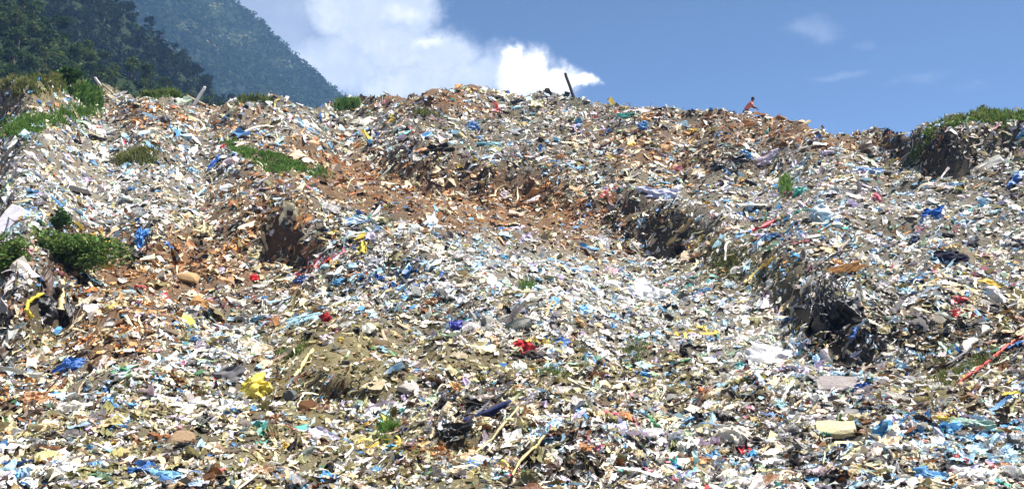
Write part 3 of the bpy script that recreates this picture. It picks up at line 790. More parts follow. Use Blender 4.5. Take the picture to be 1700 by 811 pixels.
FORCE = {  # colours a kind really comes in
 'cardboard_piece': ['tan', 'brown', 'beige', 'beige', 'tan', 'dark brown', 'grey'],
 'foam_block': ['white', 'cream', 'off white', 'white', 'pale blue'],
 'broken_plank': ['beige', 'brown', 'dark brown', 'grey', 'tan'],
 'stone': ['grey', 'khaki', 'brown', 'dark grey', 'beige'],
 'tied_sack': ['black', 'black', 'white', 'dark grey', 'blue', 'off white', 'pale blue', 'cream'],
 'plastic_bottle': ['pale blue', 'off white', 'pale green', 'white', 'grey', 'teal', 'green']}
ADJ = {'plastic_bag': 'crumpled {} plastic bag', 'plastic_film_scrap': 'torn creased scrap of {} plastic film', 'paper_scrap': 'crumpled scrap of {} paper', 'plastic_sheet': 'flattened {} plastic sheet', 'cloth_rag': 'rumpled {} cloth rag',
       'plastic_strip': 'thin twisted {} plastic strip', 'cardboard_piece': 'bent {} piece of cardboard', 'plastic_bottle': 'dented {} plastic bottle', 'foam_block': 'chipped {} foam block',
       'broken_plank': 'broken {} wooden plank', 'stone': 'rough {} stone', 'tied_sack': 'full knotted {} sack'}
CATS = {'plastic_bag': 'plastic bag', 'plastic_film_scrap': 'plastic scrap', 'paper_scrap': 'paper scrap', 'shredded_scrap': 'shredded scrap', 'plastic_sheet': 'plastic sheet', 'cloth_rag': 'rag', 'plastic_strip': 'plastic strip', 'cardboard_piece': 'cardboard',
        'plastic_bottle': 'bottle', 'foam_block': 'foam block', 'broken_plank': 'plank', 'stone': 'stone', 'tied_sack': 'sack'}
# things one can find on the dump, for saying where a piece lies: (px, py, phrase)
MARKS = [(423, 645, 'by the crumpled bright yellow bag'), (122, 608, 'by the flat royal blue bag'), (1395, 525, 'around the big stringy black sack'), (1640, 605, 'along the long red strip'),
         (1388, 717, 'by the long cream foam slab'), (872, 577, 'by the red cloth with black lining'), (1583, 428, 'around the navy cloth bundle'), (1365, 355, 'by the puffed pale blue bag'),
         (12, 368, 'by the torn white board'), (232, 400, 'by the upright blue bag'), (130, 430, 'around the round green bush'), (728, 250, 'by the dark curved gutter'),
         (1640, 277, 'by the white board under the grassy terrace'), (80, 512, 'around the black sacks with yellow tapes'), (800, 690, 'along the dark blue tarpaulin roll'), (1265, 588, 'by the spread white sheet'),
         (1070, 485, 'by the bright white sheet below the bank'), (1212, 722, 'by the puffed cream bag'), (1540, 792, 'by the wide sky blue sheet'), (758, 541, 'by the small indigo bag'),
         (545, 525, 'by the dark red rag on the slope'), (310, 458, 'by the pale boulder in the brown hollow'), (560, 610, 'around the bare olive soil patch'), (1215, 270, 'by the black sack heap on the mound'),
         (945, 155, 'under the leaning dark post'), (1243, 185, 'on the crest by the stooping person'), (333, 168, 'near the leaning white pole'), (430, 262, 'by the strip of grass on the slope'),
         (760, 345, 'along the brown trodden track'), (1090, 400, 'under the dark cut bank'), (460, 395, 'under the brown cut bank'), (1600, 205, 'on the grassy terrace'), (60, 205, 'by the grass on the left plateau'),
         (60, 668, 'by the orange heap'), (540, 728, 'by the long lilac sheet'), (1090, 320, 'by the pale lilac tarpaulin'), (1665, 490, 'by the white and cream sacks'), (1395, 640, 'by the flat grey slab'),
         (160, 290, 'on the pale littered left plateau'), (1000, 650, 'on the olive flat below the red cloth'), (1330, 740, 'on the dark grey soil patch'), (300, 740, 'around the brown stone on the slope'), (850, 215, 'on the mound under the leaning post')]
MK = np.array([(m[0], m[1]) for m in MARKS], float)
KEEP_OFF = np.array([(423, 645, 24, 18), (122, 608, 26, 11), (1394, 522, 42, 38), (1388, 715, 26, 9), (872, 577, 16, 10), (1583, 428, 18, 11), (1365, 355, 20, 12), (1265, 588, 30, 18), (1070, 485, 24, 13), (232, 400, 9, 18),
    (1212, 722, 22, 14), (1540, 792, 22, 9), (758, 541, 10, 9), (545, 527, 9, 10), (68, 505, 26, 26), (112, 522, 12, 24), (804, 689, 14, 10), (780, 700, 14, 9), (828, 678, 14, 9), (383, 625, 20, 9), (540, 729, 22, 8), (1655, 492, 11, 15), (1690, 500, 12, 18),
    (12, 368, 14, 18), (130, 428, 50, 22), (864, 540, 18, 9), (760, 723, 24, 10), (1432, 646, 12, 8), (1395, 640, 24, 8), (1225, 265, 16, 7), (1190, 278, 14, 7), (1640, 277, 16, 6), (728, 250, 18, 5), (1650, 200, 60, 6), (430, 262, 40, 5), (480, 272, 36, 5)], float)
for ki, (kn, K) in enumerate(KINDS.items()):
    rg = np.random.default_rng(2000 + ki); n = K['n']
    x, y = scatter(n, rg)
    z = terr(x, y); r = np.hypot(x, y); px, py = world_px(x, y, z)
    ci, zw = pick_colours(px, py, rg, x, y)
    if kn in FORCE:
        opts = np.array([CNAMES.index(c) for c in FORCE[kn]]); ci = opts[rg.integers(0, len(opts), n)]
    bare = np.clip(zw['olive'] * .85 + zw['grey'] * .65 + zw['brown'] * .32 + zw['dark'] * .12, 0, .86)
    if kn == 'plastic_strip': bare = np.clip(.84 - zw['dark'] * 1.1 - .15 * zw['olive'] - .25 * zw['brown'], 0, .92)
    if kn in ('stone', 'broken_plank'): bare = bare * 0
    keep = rg.uniform(size=n) > bare
    off = np.zeros(n, bool)
    for cx, cy, rx, ry in KEEP_OFF: off |= ((px - cx) / rx) ** 2 + ((py - cy) / ry) ** 2 < 1
    if kn == 'paper_scrap':                                # brown ground: more earthy crumbs
        keep = rg.uniform(size=n) > np.clip(zw['olive'] * .6 + zw['dark'] * .3, 0, .75)
    keep &= ~off
    x, y, z, r, px, py, ci = [a[keep] for a in (x, y, z, r, px, py, ci)]; n = len(x)
    size = size_at(r) * K['k'] * np.exp(rg.normal(size=n) * K['sharp'])
    if kn == 'plastic_strip': size = np.minimum(size, .034 * r)
    else: size = np.minimum(size, np.interp(r, [10, 60], [.045, .022]) * r + .03 if kn == 'broken_plank' else np.interp(r, [8, 25, 55], [.020, .015, .0105]) * r * (1.4 if kn == 'plastic_sheet' else 1.0) + .03)
    B = frames(x, y, rg, K['tilt'], K.get('down', False))
    if kn in ('plastic_film_scrap', 'paper_scrap', 'shredded_scrap', 'cloth_rag', 'plastic_bag', 'plastic_sheet'):
        dragged = rg.uniform(size=n) < .5                  # half of it was dragged downhill
        B[dragged] = frames(x[dragged], y[dragged], rg, K['tilt'] * .6, True)
    else: dragged = np.zeros(n, bool)
    zoff = size * (.10 if kn not in ('stone', 'foam_block', 'tied_sack', 'plastic_bottle') else .12) + .02
    colr = CL[ci] * np.exp(rg.normal(size=(n, 1)) * .10) * np.exp(rg.normal(size=(n, 3)) * .05)
    colr = np.clip(colr, .005, .84)
    asp = np.exp(rg.normal(size=(n, 3)) * np.array([.36, .36, .25]) + np.array([.12, -.12, .1]))
    asp[dragged] *= np.array([.62, 1.75, .9])
    if kn in ('plastic_bottle', 'foam_block', 'broken_plank'): asp[:] = 1
    infr = (px > 6) & (px < 1694) & (py < 806) & (py > 120)
    # in view: nothing of the slope in front of it
    score = np.where(infr, size / r, 0)
    cand = np.argsort(-score)[:700 if 'mass' in K else n]
    single = []
    for i in cand:
        if score[i] <= 0: break
        f = np.linspace(.6, .985, 24); zz = CAMZ + (z[i] + size[i] * .4 - CAMZ) * f
        if (terr(x[i] * f, y[i] * f) < zz + .02).all(): single.append(i)
        if len(single) >= 300: break
    if 'mass' not in K:
        rest = np.array([], int)
    else:
        m_ = np.ones(n, bool); m_[single] = False; rest = np.where(m_)[0]
    # --- single things
    if not K['one']: rest = np.arange(n); single = []
    mesh_lib = [mesh_np(kn, v, f, None, kn in ('stone', 'tied_sack', 'plastic_bottle', 'plastic_bag', 'cloth_rag'), M[K['mat'] + '_object']) for v, f in K['one']]
    capm = mesh_np('cap', *bottle_cap(), None, True, M['plastic_object']) if kn == 'plastic_bottle' else None
    for i in single:
        o = obj(kn, mesh_lib[int(rg.integers(len(mesh_lib)))])
        Bm = B[i] * (asp[i] * size[i])[None, :]
        o.matrix_world = Matrix([[*Bm[0], x[i]], [*Bm[1], y[i]], [*Bm[2], z[i] + zoff[i]], [0, 0, 0, 1]])
        o.color = (*colr[i], 1)
        mi = int(np.argmin(((MK - [px[i], py[i]]) * [1, 1.6]) ** 2 @ np.ones(2)))
        cn = CNAMES[ci[i]]
        lab = ADJ[kn].format(cn) + ' ' + MARKS[mi][2]
        tag(o, lab, CATS[kn], f'{cn} {CATS[kn]}s {MARKS[mi][2]}')
        if capm is not None:
            c = obj('cap', capm, o); c.color = (*CL[int(rg.choice([CNAMES.index(q_) for q_ in ('blue', 'white', 'red', 'green')]))], 1)
    # --- the uncountable rest, one mesh
    if len(rest):
        Vs, Fs, Cs, off = [], [], [], 0
        tid = rg.integers(0, len(K['mass']), len(rest))
        for t_, (v, f) in enumerate(K['mass']):
            idx = rest[tid == t_]
            if not len(idx): continue
            P = np.einsum('nij,nvj->nvi', B[idx], v[None] * (asp[idx] * size[idx, None])[:, None, :]) + np.stack([x[idx], y[idx], z[idx] + zoff[idx]], -1)[:, None, :]
            Vs.append(P.reshape(-1, 3)); nv = len(v)
            Fs.append((f[None] + (np.arange(len(idx)) * nv)[:, None, None] + off).reshape(-1, 3)); off += len(idx) * nv
            Cs.append(np.repeat(colr[idx], nv, 0))
        o = obj(kn + '_litter', mesh_np(kn + '_litter', np.vstack(Vs), np.vstack(Fs), np.vstack(Cs), False, M[K['mat'] + '_tint']))
        tag(o, 'countless small ' + CATS[kn] + 's strewn thickly over the whole dump slope', CATS[kn], kind='stuff')
    print(kn, n, len(single), len(rest))

# ------------------------------------------------------------------ the things one can point at
def surf(px, py):
    """many pixels at once -> points on the (unroughened) slope"""
    th, t = unproject(px, py)
    fi = np.clip((th - TH_IN[0]) / (TH_IN[1] - TH_IN[0]), 0, len(TH_IN) - 1.001); i = fi.astype(int)
    u = np.clip((t + .165) / (CT[i, -1] + .165), 0, 1) * (NT_ - 1.001); j = u.astype(int); b = u - j
    r = CR[i, j] * (1 - b) + CR[i, np.minimum(j + 1, NT_ - 1)] * b
    x, y = np.sin(th) * r, np.cos(th) * r
    return x, y, terr(x, y)
def view_frame(p, ang=0.0, face=.6):
    """X to the camera's right, Z between the slope's normal and the viewer"""
    n = Vector([float(q_) for q_ in tnorm(np.array(p.x), np.array(p.y), .6)])
    tocam = (Vector((0, 0, CAMZ)) - p).normalized()
    Z = (n * (1 - face) + tocam * face + Vector((0, 0, .15))).normalized()
    X = Vector((p.y, -p.x, 0)).normalized()
    Y = Z.cross(X).normalized(); X = Y.cross(Z)
    q_ = Matrix.Rotation(ang, 3, 'Z')
    return Matrix((X, Y, Z)).transposed() @ q_
SPECIAL_LIFT = .02
def special(name, shape, px, py, w, h, ang, colour, label, cat, mat='plastic', depth=.5, face=.6, smooth=True, lift=.25):
    """a single thing w x h photograph pixels across, turned ang degrees (counter-clockwise)"""
    p = at(px, py + h * .25); d = math.hypot(p.x, p.y); s = d / FPX * 1.1
    B = view_frame(p, R(ang), face)
    v, f = shape
    ext = v.max(0) - v.min(0); v = (v - (v.max(0) + v.min(0)) / 2) / ext
    dim = np.array([w * s, h * s * 1.15, min(w, h) * s * depth])
    me = mesh_np(name, v * dim, f, None, smooth, M[mat + '_object'])
    o = obj(name, me)
    p = p + B.col[2] * (dim[2] * lift) + B.col[1] * (h * s * .25)
    o.matrix_world = Matrix.Translation(p) @ B.to_4x4()
    o.color = (*[float(q_) for q_ in s2l(colour)], 1)
    tag(o, label, cat)
    return o
def bagS(seed, flat=.65, fold=.42, st=1.0): return film_bag(seed, 26, .5 * fold, flat * .75)
def shS(seed, n=20, fold=.24): return crumple_sheet(seed, n, 1.0, fold)
S = special
S('yellow_plastic_bag', bagS(1), 423, 645, 56, 46, 20, (224, 206, 86), 'crumpled bright yellow plastic bag lying on the littered slope', 'plastic bag')
S('blue_plastic_bag', bagS(2, .5), 122, 608, 58, 28, 14, (54, 106, 180), 'flat royal blue plastic bag below the black sacks', 'plastic bag')
S('blue_plastic_bag', bagS(3), 232, 400, 20, 42, -5, (58, 128, 200), 'upright blue bag between the round bush and the brown bank', 'plastic bag')
S('puffed_bag', bagS(4, .8), 1365, 355, 48, 32, 0, (190, 214, 228), 'puffed pale blue bag on the right mound', 'plastic bag')
S('puffed_bag', bagS(5, .8), 1212, 722, 56, 38, -30, (236, 228, 206), 'puffed cream bag low on the slope', 'plastic bag')
S('white_sheet', shS(6), 1265, 588, 74, 52, -35, (244, 242, 240), 'spread white plastic sheet in the pale hollow below the black sack', 'plastic sheet', depth=.25)
S('white_sheet', shS(7), 1070, 485, 58, 38, -30, (246, 246, 246), 'bright white plastic sheet below the dark cut bank', 'plastic sheet', depth=.25)
S('red_cloth', shS(8, 18, .3), 872, 577, 36, 26, 15, (184, 50, 58), 'bunched red cloth with a dark lining on the pale slope', 'cloth', 'cloth')
S('black_cloth', bagS(9), 876, 590, 30, 15, 0, (34, 28, 30), 'dark crumpled lining under the red cloth', 'cloth', 'cloth')
S('navy_bundle', bagS(10, .7, .45), 1583, 428, 46, 30, 15, (34, 36, 58), 'navy cloth bundle on the right mound', 'bundle', 'cloth')
S('blue_cloth', bagS(11, .6), 1549, 355, 32, 21, 0, (40, 102, 182), 'bunched blue cloth above the navy bundle', 'cloth', 'cloth')
S('dark_bundle', bagS(12, .6), 1518, 402, 24, 20, 10, (52, 62, 88), 'slate blue rag bundle between the navy bundle and the puffed bag', 'bundle', 'cloth')
S('foam_slab', chipped_block(13, (1, .42, .3)), 1388, 717, 56, 22, 2, (226, 212, 166), 'long cream foam slab with a dark gap beneath it', 'foam slab', 'solid', depth=.8, smooth=False)
S('white_board', chipped_block(14, (1, .6, .1)), 12, 368, 34, 42, -35, (232, 226, 236), 'torn white board tilted on the left plateau', 'board', 'solid', depth=.2, smooth=False)
S('white_board', chipped_block(15, (1, .25, .12)), 1640, 277, 46, 13, 32, (236, 230, 214), 'white board leaning under the grassy terrace', 'board', 'solid', depth=.5, smooth=False)
S('grey_rag', shS(16, 18, .3), 383, 625, 52, 24, 24, (104, 104, 108), 'long grey folded rag above the yellow bag', 'rag', 'cloth')
S('blue_rag', bagS(17), 1432, 646, 32, 22, 0, (42, 84, 150), 'dark blue bunched rag beside the flat grey slab', 'rag', 'cloth')
S('grey_slab', chipped_block(18, (1, .5, .2)), 1395, 640, 66, 24, 0, (172, 162, 158), 'flat pale grey slab of broken concrete', 'slab', 'solid', depth=.4, smooth=False)
S('indigo_bag', bagS(19), 758, 541, 24, 23, 0, (48, 56, 160), 'small indigo bag on the pale slope', 'plastic bag')
S('red_rag', bagS(20, .5), 545, 527, 22, 24, 40, (158, 36, 48), 'dark red rag above the olive soil patch', 'rag', 'cloth')
S('red_rag', bagS(21, .5), 422, 463, 22, 13, 40, (196, 44, 56), 'bright red rag at the end of the brown hollow', 'rag', 'cloth')
S('pale_blue_sheet', shS(22), 505, 530, 62, 20, 18, (170, 210, 220), 'pale blue twisted sheet beside the dark red rag', 'plastic sheet', depth=.35)
S('pink_bag', bagS(23), 1012, 689, 28, 15, 0, (214, 96, 120), 'small pink bag on the olive flat', 'plastic bag')
S('pink_sheet', shS(24), 982, 738, 36, 16, -32, (224, 138, 160), 'pink folded sheet below the small pink bag', 'plastic sheet', depth=.4)
S('blue_bag', bagS(25), 1245, 760, 24, 28, 0, (66, 146, 190), 'turquoise blue bag beside the puffed cream bag', 'plastic bag')
S('wide_blue_sheet', shS(26), 1540, 792, 56, 26, -8, (92, 160, 214), 'wide sky blue sheet at the foot of the right slope', 'plastic sheet', depth=.4)
S('white_bag', bagS(27), 1612, 792, 44, 28, 0, (240, 236, 228), 'big white bag next to the wide blue sheet', 'plastic bag')
S('white_sack', bagS(28, .9), 1655, 492, 26, 34, 10, (240, 236, 230), 'standing white sack against the dark hollow', 'sack')
S('cream_sack', bagS(29, .9), 1691, 500, 30, 40, -10, (234, 222, 180), 'plump cream sack next to the standing white sack', 'sack')
S('boulder', stone(30, 3), 312, 464, 34, 17, 0, (170, 138, 94), 'pale rounded boulder in the brown hollow', 'boulder', 'solid', depth=.8, smooth=False)
S('boulder', stone(31, 3), 674, 646, 28, 19, 0, (156, 150, 144), 'grey boulder below the olive soil patch', 'boulder', 'solid', depth=.8, smooth=False)
S('boulder', stone(32, 3), 482, 661, 22, 20, 0, (82, 88, 88), 'dark round boulder right of the yellow bag', 'boulder', 'solid', depth=.9, smooth=False)
S('boulder', stone(33, 3), 300, 736, 40, 28, 0, (136, 112, 86), 'brown boulder on the lower left slope', 'boulder', 'solid', depth=.8, smooth=False)
S('lilac_sheet', shS(34), 540, 729, 66, 24, -32, (218, 212, 232), 'long lilac sheet with folded edge', 'plastic sheet', depth=.35)
S('cream_bag', bagS(62), 515, 727, 28, 18, -10, (232, 206, 178), 'small peach bag tucked under the long lilac sheet', 'plastic bag')
S('yellow_bag', bagS(35), 478, 744, 26, 20, 0, (232, 190, 70), 'small yellow bag left of the long lilac sheet', 'plastic bag')
S('orange_bag', bagS(36, .6), 62, 664, 44, 28, 0, (196, 146, 104), 'orange crumpled bag beside the white heap', 'plastic bag')
S('white_bag', bagS(37, .7), 122, 680, 48, 30, 0, (240, 234, 220), 'white bag next to the orange bag', 'plastic bag')
S('cream_bag', bagS(38, .7), 72, 712, 44, 28, 0, (238, 220, 178), 'cream bag below the orange bag', 'plastic bag')
S('black_sack', tied_sack(39, 3), 864, 540, 50, 26, 30, (52, 60, 56), 'dark grey green sack lying on the pale slope', 'sack')
S('violet_sack', bagS(40, .7), 1198, 620, 26, 22, 0, (60, 48, 64), 'dark violet bag right of the pale slope', 'plastic bag')
S('lilac_sheet', shS(41), 1275, 266, 52, 26, 10, (232, 222, 238), 'pale lilac sheet next to the black sack heap', 'plastic sheet', depth=.35)
S('blue_bag', bagS(42), 1238, 256, 22, 16, 0, (86, 160, 214), 'bright blue bag topping the black sack heap', 'plastic bag')
S('lilac_tarpaulin', shS(43), 1090, 322, 66, 18, -4, (198, 200, 226), 'pale lilac tarpaulin above the dark cut bank', 'tarpaulin', depth=.35)
S('teal_sheet', shS(44), 1036, 194, 34, 12, -5, (76, 172, 156), 'teal sheet high on the back mound', 'plastic sheet', depth=.35)
S('blue_bag', bagS(45), 1068, 210, 24, 16, 40, (78, 146, 210), 'sky blue bag below the teal sheet', 'plastic bag')
S('blue_bag', bagS(46), 785, 208, 26, 17, 0, (104, 150, 206), 'powder blue bag on the back mound above the gutter', 'plastic bag')
S('teal_bag', bagS(47), 812, 240, 40, 12, -5, (110, 178, 190), 'teal and pale blue bag right of the dark gutter', 'plastic bag')
S('white_board', chipped_block(48, (1, .5, .1)), 1096, 736, 22, 18, -45, (240, 236, 232), 'small white plastic tray on the lower slope', 'tray', 'solid', depth=.2, smooth=False)
S('white_ball', stone(49, 2), 1047, 744, 15, 14, 0, (244, 240, 234), 'round white foam lump left of the small white tray', 'foam lump', 'solid', depth=.9)
S('teal_rag', shS(50), 1130, 770, 40, 14, -40, (70, 164, 164), 'teal twisted rag below the small white tray', 'rag', 'cloth', depth=.35)
S('green_sheet', shS(51), 1610, 706, 68, 24, 10, (150, 188, 172), 'pale green sheet on the lower right slope', 'plastic sheet', depth=.3)
S('cyan_bag', bagS(52), 1068, 621, 28, 14, 0, (66, 152, 216), 'sky blue bag on the pale flat below the grass tuft', 'plastic bag')
S('orange_bag', bagS(53), 1168, 648, 18, 13, 0, (230, 128, 84), 'small orange bag left of the dark violet bag', 'plastic bag')
S('red_bag', bagS(54), 1585, 766, 40, 16, 20, (176, 40, 52), 'crimson bag above the wide blue sheet', 'plastic bag')
S('white_bag', bagS(55), 610, 692, 32, 19, 0, (244, 244, 244), 'clean white bag left of the bright grass tuft', 'plastic bag')
S('blue_bag', bagS(56), 790, 771, 28, 24, 30, (86, 156, 214), 'blue bag below the folded black tarpaulin', 'plastic bag')
S('cyan_sheet', shS(57), 545, 800 - 4, 40, 18, -35, (96, 164, 220), 'sky blue folded sheet on the lower olive soil', 'plastic sheet', depth=.35)
S('blue_bag', bagS(58), 90, 770, 30, 13, -8, (72, 140, 206), 'bright blue bag under a white lump on the lower left slope', 'plastic bag')
S('white_bag', bagS(63, .7), 88, 756, 42, 20, 0, (240, 236, 236), 'white bag resting above the bright blue bag', 'plastic bag')
S('pale_blue_sheet', shS(59), 20, 784, 34, 22, 35, (176, 214, 226), 'pale blue sheet at the foot of the left slope', 'plastic sheet', depth=.4)
S('blue_bag', bagS(60), 562, 468, 24, 13, 10, (94, 170, 216), 'light blue bag above the dark red rag', 'plastic bag')
S('blue_bag', bagS(61), 500, 466, 24, 18, 30, (46, 74, 132), 'dark blue bag beside the light blue bag', 'plastic bag')
S('turquoise_bag', bagS(64), 1330, 318, 26, 16, 0, (76, 176, 160), 'turquoise bag on the right mound above the puffed bag', 'plastic bag')
S('blue_bag', bagS(65), 1445, 284, 44, 13, 0, (130, 168, 220), 'periwinkle blue sheet bag below the right crest', 'plastic bag')
S('pink_bag', bagS(66), 1456, 330, 14, 17, 0, (226, 104, 130), 'rose pink bag on the right mound', 'plastic bag')
S('dark_gutter', crumple_sheet(67, 10, .3, .12), 728, 250, 50, 15, 12, (44, 38, 40), 'dark curved gutter lying across the back mound', 'gutter', 'solid', depth=.9)
S('dark_board', chipped_block(68, (1, .3, .12)), 838, 262, 50, 7, -2, (58, 52, 46), 'narrow dark board right of the gutter', 'board', 'solid', depth=.6, smooth=False)
S('black_tarpaulin', shS(69, 22, .32), 760, 723, 66, 30, 8, (26, 30, 28), 'folded black tarpaulin below the dark blue roll', 'tarpaulin', 'blackfilm', depth=.6)
S('blue_tarpaulin_roll', crumple_bag(70, 3, .9, .2, 3), 804, 689, 96, 17, 25, (46, 56, 96), 'long dark blue tarpaulin roll lying up the slope', 'tarpaulin', 'cloth', depth=1.0)
for i, (a, b, w, h, an) in enumerate([(68, 505, 52, 58, 10), (112, 522, 26, 50, 0)]):
    S('black_sack', film_bag(80 + i, 30, .24, .7), a, b, w, h, an, (22, 22, 26), ['big black sack slumped in the left gully', 'narrow black sack beside the big slumped one'][i], 'sack', 'blackfilm')
for i, (a, b, w, h, an) in enumerate([(1225, 265, 40, 17, 25), (1190, 278, 34, 17, 20), (1215, 284, 26, 10, 10)]):
    S('black_sack', bagS(85 + i, .7, .4), a, b, w, h, an, (24, 25, 28), ['black sack at the top of the small black heap', 'black sack at the left of the small black heap', 'flat black sack at the foot of the small black heap'][i], 'sack', 'blackfilm')
S('dark_bag', bagS(95), 860, 168, 30, 13, 0, (60, 58, 62), 'dark grey bag near the crest of the back mound', 'plastic bag')
S('dark_bag', bagS(96), 1350, 238, 26, 10, 0, (54, 48, 56), 'dark plum bag below the right crest', 'plastic bag')
S('dark_bag', bagS(97), 400, 215, 16, 11, 0, (46, 40, 40), 'black bag on the pale slope above the grass strip', 'plastic bag')
S('dark_sheet', shS(98), 150, 228, 46, 9, 0, (44, 36, 42), 'dark sheet below the grass on the left plateau', 'plastic sheet', depth=.5)
S('dark_plank', plank(99), 120, 315, 40, 8, -4, (40, 36, 38), 'dark plank among white scraps on the left plateau', 'plank', 'solid', depth=.8, smooth=False)
S('dark_sheet', shS(100), 330, 702, 44, 16, 30, (50, 54, 48), 'dark olive sheet on the lower left slope', 'plastic sheet', depth=.5)

# the big stringy black sack: a mound with strands of shredded film hanging over it
sk = S('stringy_black_sack', film_bag(90, 44, .42, .6), 1394, 524, 92, 88, 25, (22, 22, 27), 'big stringy black sack slumped on the right bank', 'sack', 'blackfilm')
skm = sk.data
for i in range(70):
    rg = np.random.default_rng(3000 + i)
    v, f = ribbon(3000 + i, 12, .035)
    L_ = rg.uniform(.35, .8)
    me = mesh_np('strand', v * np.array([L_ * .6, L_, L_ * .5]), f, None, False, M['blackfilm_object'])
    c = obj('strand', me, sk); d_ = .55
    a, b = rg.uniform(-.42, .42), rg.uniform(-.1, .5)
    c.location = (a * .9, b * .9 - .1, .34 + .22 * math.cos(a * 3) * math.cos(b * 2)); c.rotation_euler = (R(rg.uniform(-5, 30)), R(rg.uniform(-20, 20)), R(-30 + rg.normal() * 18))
    k_ = rg.uniform(.6, 5.0); c.color = (.014 * k_, .014 * k_, .017 * k_, 1)  # paler greys on some strands stand in for highlights on the black film

def lay_strip(name, pts, wpx, colour, label, cat='plastic strip', lift=.10, mat='plastic'):
    """a flat tape with real thickness laid over the slope through photograph pixels"""
    P = []
    for a, b in pts:
        p = at(a, b); P.append(p)
    Q = []
    for i in range(len(P) - 1):
        for s in range(4): Q.append(P[i].lerp(P[i + 1], s / 4))
    Q.append(P[-1]); V, F = [], []
    rg = np.random.default_rng(int(pts[0][0]))
    for i, p in enumerate(Q):
        d = (Q[min(i + 1, len(Q) - 1)] - Q[max(i - 1, 0)]).normalized()
        tc_ = (Vector((0, 0, CAMZ)) - p).normalized(); side = d.cross(tc_).normalized(); n_ = side.cross(d)
        an = rg.normal() * .5; side = (side * math.cos(an) + n_ * math.sin(an)); n_ = side.cross(d)
        w = wpx * math.hypot(p.x, p.y) / FPX * rg.uniform(.35, .65); h_ = w * .16
        c = p + Vector((0, 0, lift)) + n_ * rg.uniform(0, .03)
        V += [c - side * w, c + n_ * h_, c + side * w, c - n_ * h_]
    for i in range(len(Q) - 1):
        for q_ in range(4): F.append((i * 4 + q_, i * 4 + (q_ + 1) % 4, i * 4 + 4 + (q_ + 1) % 4, i * 4 + 4 + q_))
    V = np.array([list(v) for v in V]); o0 = V.mean(0)
    o = obj(name, mesh_np(name, V - o0, F, None, True, M[mat + '_object']), None, o0); o.color = (*[float(q_) for q_ in s2l(colour)], 1)
    return tag(o, label, cat)
LS = lay_strip
LS('red_strip', [(1700, 566), (1680, 577), (1660, 592), (1640, 610), (1618, 626), (1600, 638), (1590, 650)], 5.5, (194, 82, 72), 'long red plastic strip trailing down the right slope')
LS('red_rod', [(1248, 388), (1268, 381), (1292, 367)], 8, (206, 66, 84), 'short red strip on the right mound edge')
LS('yellow_tape', [(72, 510), (60, 516), (46, 526), (43, 540), (52, 552)], 7, (222, 200, 70), 'curved yellow tape hanging over the big black sack', lift=.3)
LS('cream_tape', [(101, 488), (103, 505), (101, 522), (99, 538)], 10, (226, 206, 150), 'cream tape hanging between the two black sacks', lift=.3)
LS('yellow_tape', [(1286, 432), (1268, 448), (1248, 466), (1236, 476)], 8, (226, 196, 96), 'yellow tape below the short red strip')
LS('cream_tape', [(1150, 368), (1135, 386), (1120, 402), (1108, 414)], 9, (222, 196, 140), 'cream tape hanging down the dark cut bank')
LS('cream_tape', [(520, 588), (508, 604), (498, 622), (488, 634)], 8, (230, 216, 150), 'pale yellow tape left of the olive soil patch')
LS('dark_tape', [(660, 462), (676, 478), (662, 492), (648, 502)], 6, (70, 78, 74), 'dark green tape on the central slope')
LS('cream_tape', [(860, 690), (838, 714), (816, 740), (790, 764)], 5, (216, 198, 148), 'long cream strip beside the dark blue tarpaulin roll')
LS('cream_tape', [(905, 735), (885, 758), (862, 782), (850, 806)], 5, (226, 200, 140), 'long beige strip at the foot of the slope')
LS('pale_tape', [(0, 566), (8, 578), (16, 590)], 5, (210, 206, 200), 'pale thin strip over the left gully edge')
LS('white_sheet_strip', [(1600, 590), (1615, 572), (1640, 552), (1662, 545)], 15, (232, 228, 218), 'white twisted sheet above the long red strip')
LS('green_tape', [(1075, 700), (1085, 712), (1096, 722)], 7, (90, 150, 110), 'short green strip above the small white tray')
LS('dark_strip', [(1490, 560), (1466, 574), (1446, 590), (1428, 604)], 12, (38, 38, 40), 'dark torn strip below the stringy black sack')
LS('blue_strip', [(1423, 552), (1417, 566), (1412, 578)], 12, (70, 126, 200), 'short bright blue strip at the foot of the stringy black sack')

# ------------------------------------------------------------------ posts and poles
def post(name, base_px, top_px, wpx, mat, label, cat, seg=8, back=0.0):
    b = at(*base_px); r = math.hypot(b.x, b.y) + back
    th, t = unproject(*base_px); b = Vector((math.sin(th) * r, math.cos(th) * r, CAMZ + r * t))
    th, t = unproject(*top_px); e = Vector((math.sin(th) * r, math.cos(th) * r, CAMZ + r * t))
    d = (e - b); b2 = b - d.normalized() * .5
    w = wpx * r / FPX / 2
    pts = [b2 + (e - b2) * s + Vector((random.uniform(-1, 1), 0, 0)) * w * .15 for s in (0, .3, .6, .85, .97, 1.0)]
    V, F = tube_np([tuple(p - b) for p in pts], [w * 1.05, w, w * .97, w * .95, w * .93, w * .55], seg)
    V = list(map(tuple, V)); F = list(map(tuple, F))
    bm = bmesh.new(); vs = [bm.verts.new(v) for v in V]
    for f in F: bm.faces.new([vs[i] for i in f])
    bm.faces.new(vs[-seg:]); bm.faces.new(list(reversed(vs[:seg])))
    for f in bm.faces: f.smooth = False
    me = bpy.data.meshes.new(name); bm.normal_update(); bm.to_mesh(me); bm.free(); me.materials.append(mat)
    return tag(obj(name, me, None, b), label, cat)
M['dark_wood'] = plain('weathered_dark_wood', (.075, .068, .066), .85, 14)
M['pale_wood'] = plain('bleached_pale_wood', (.72, .70, .68), .8, 14, .15)
M['tan_wood'] = plain('tan_wood', (.42, .34, .22), .8, 14, .3)
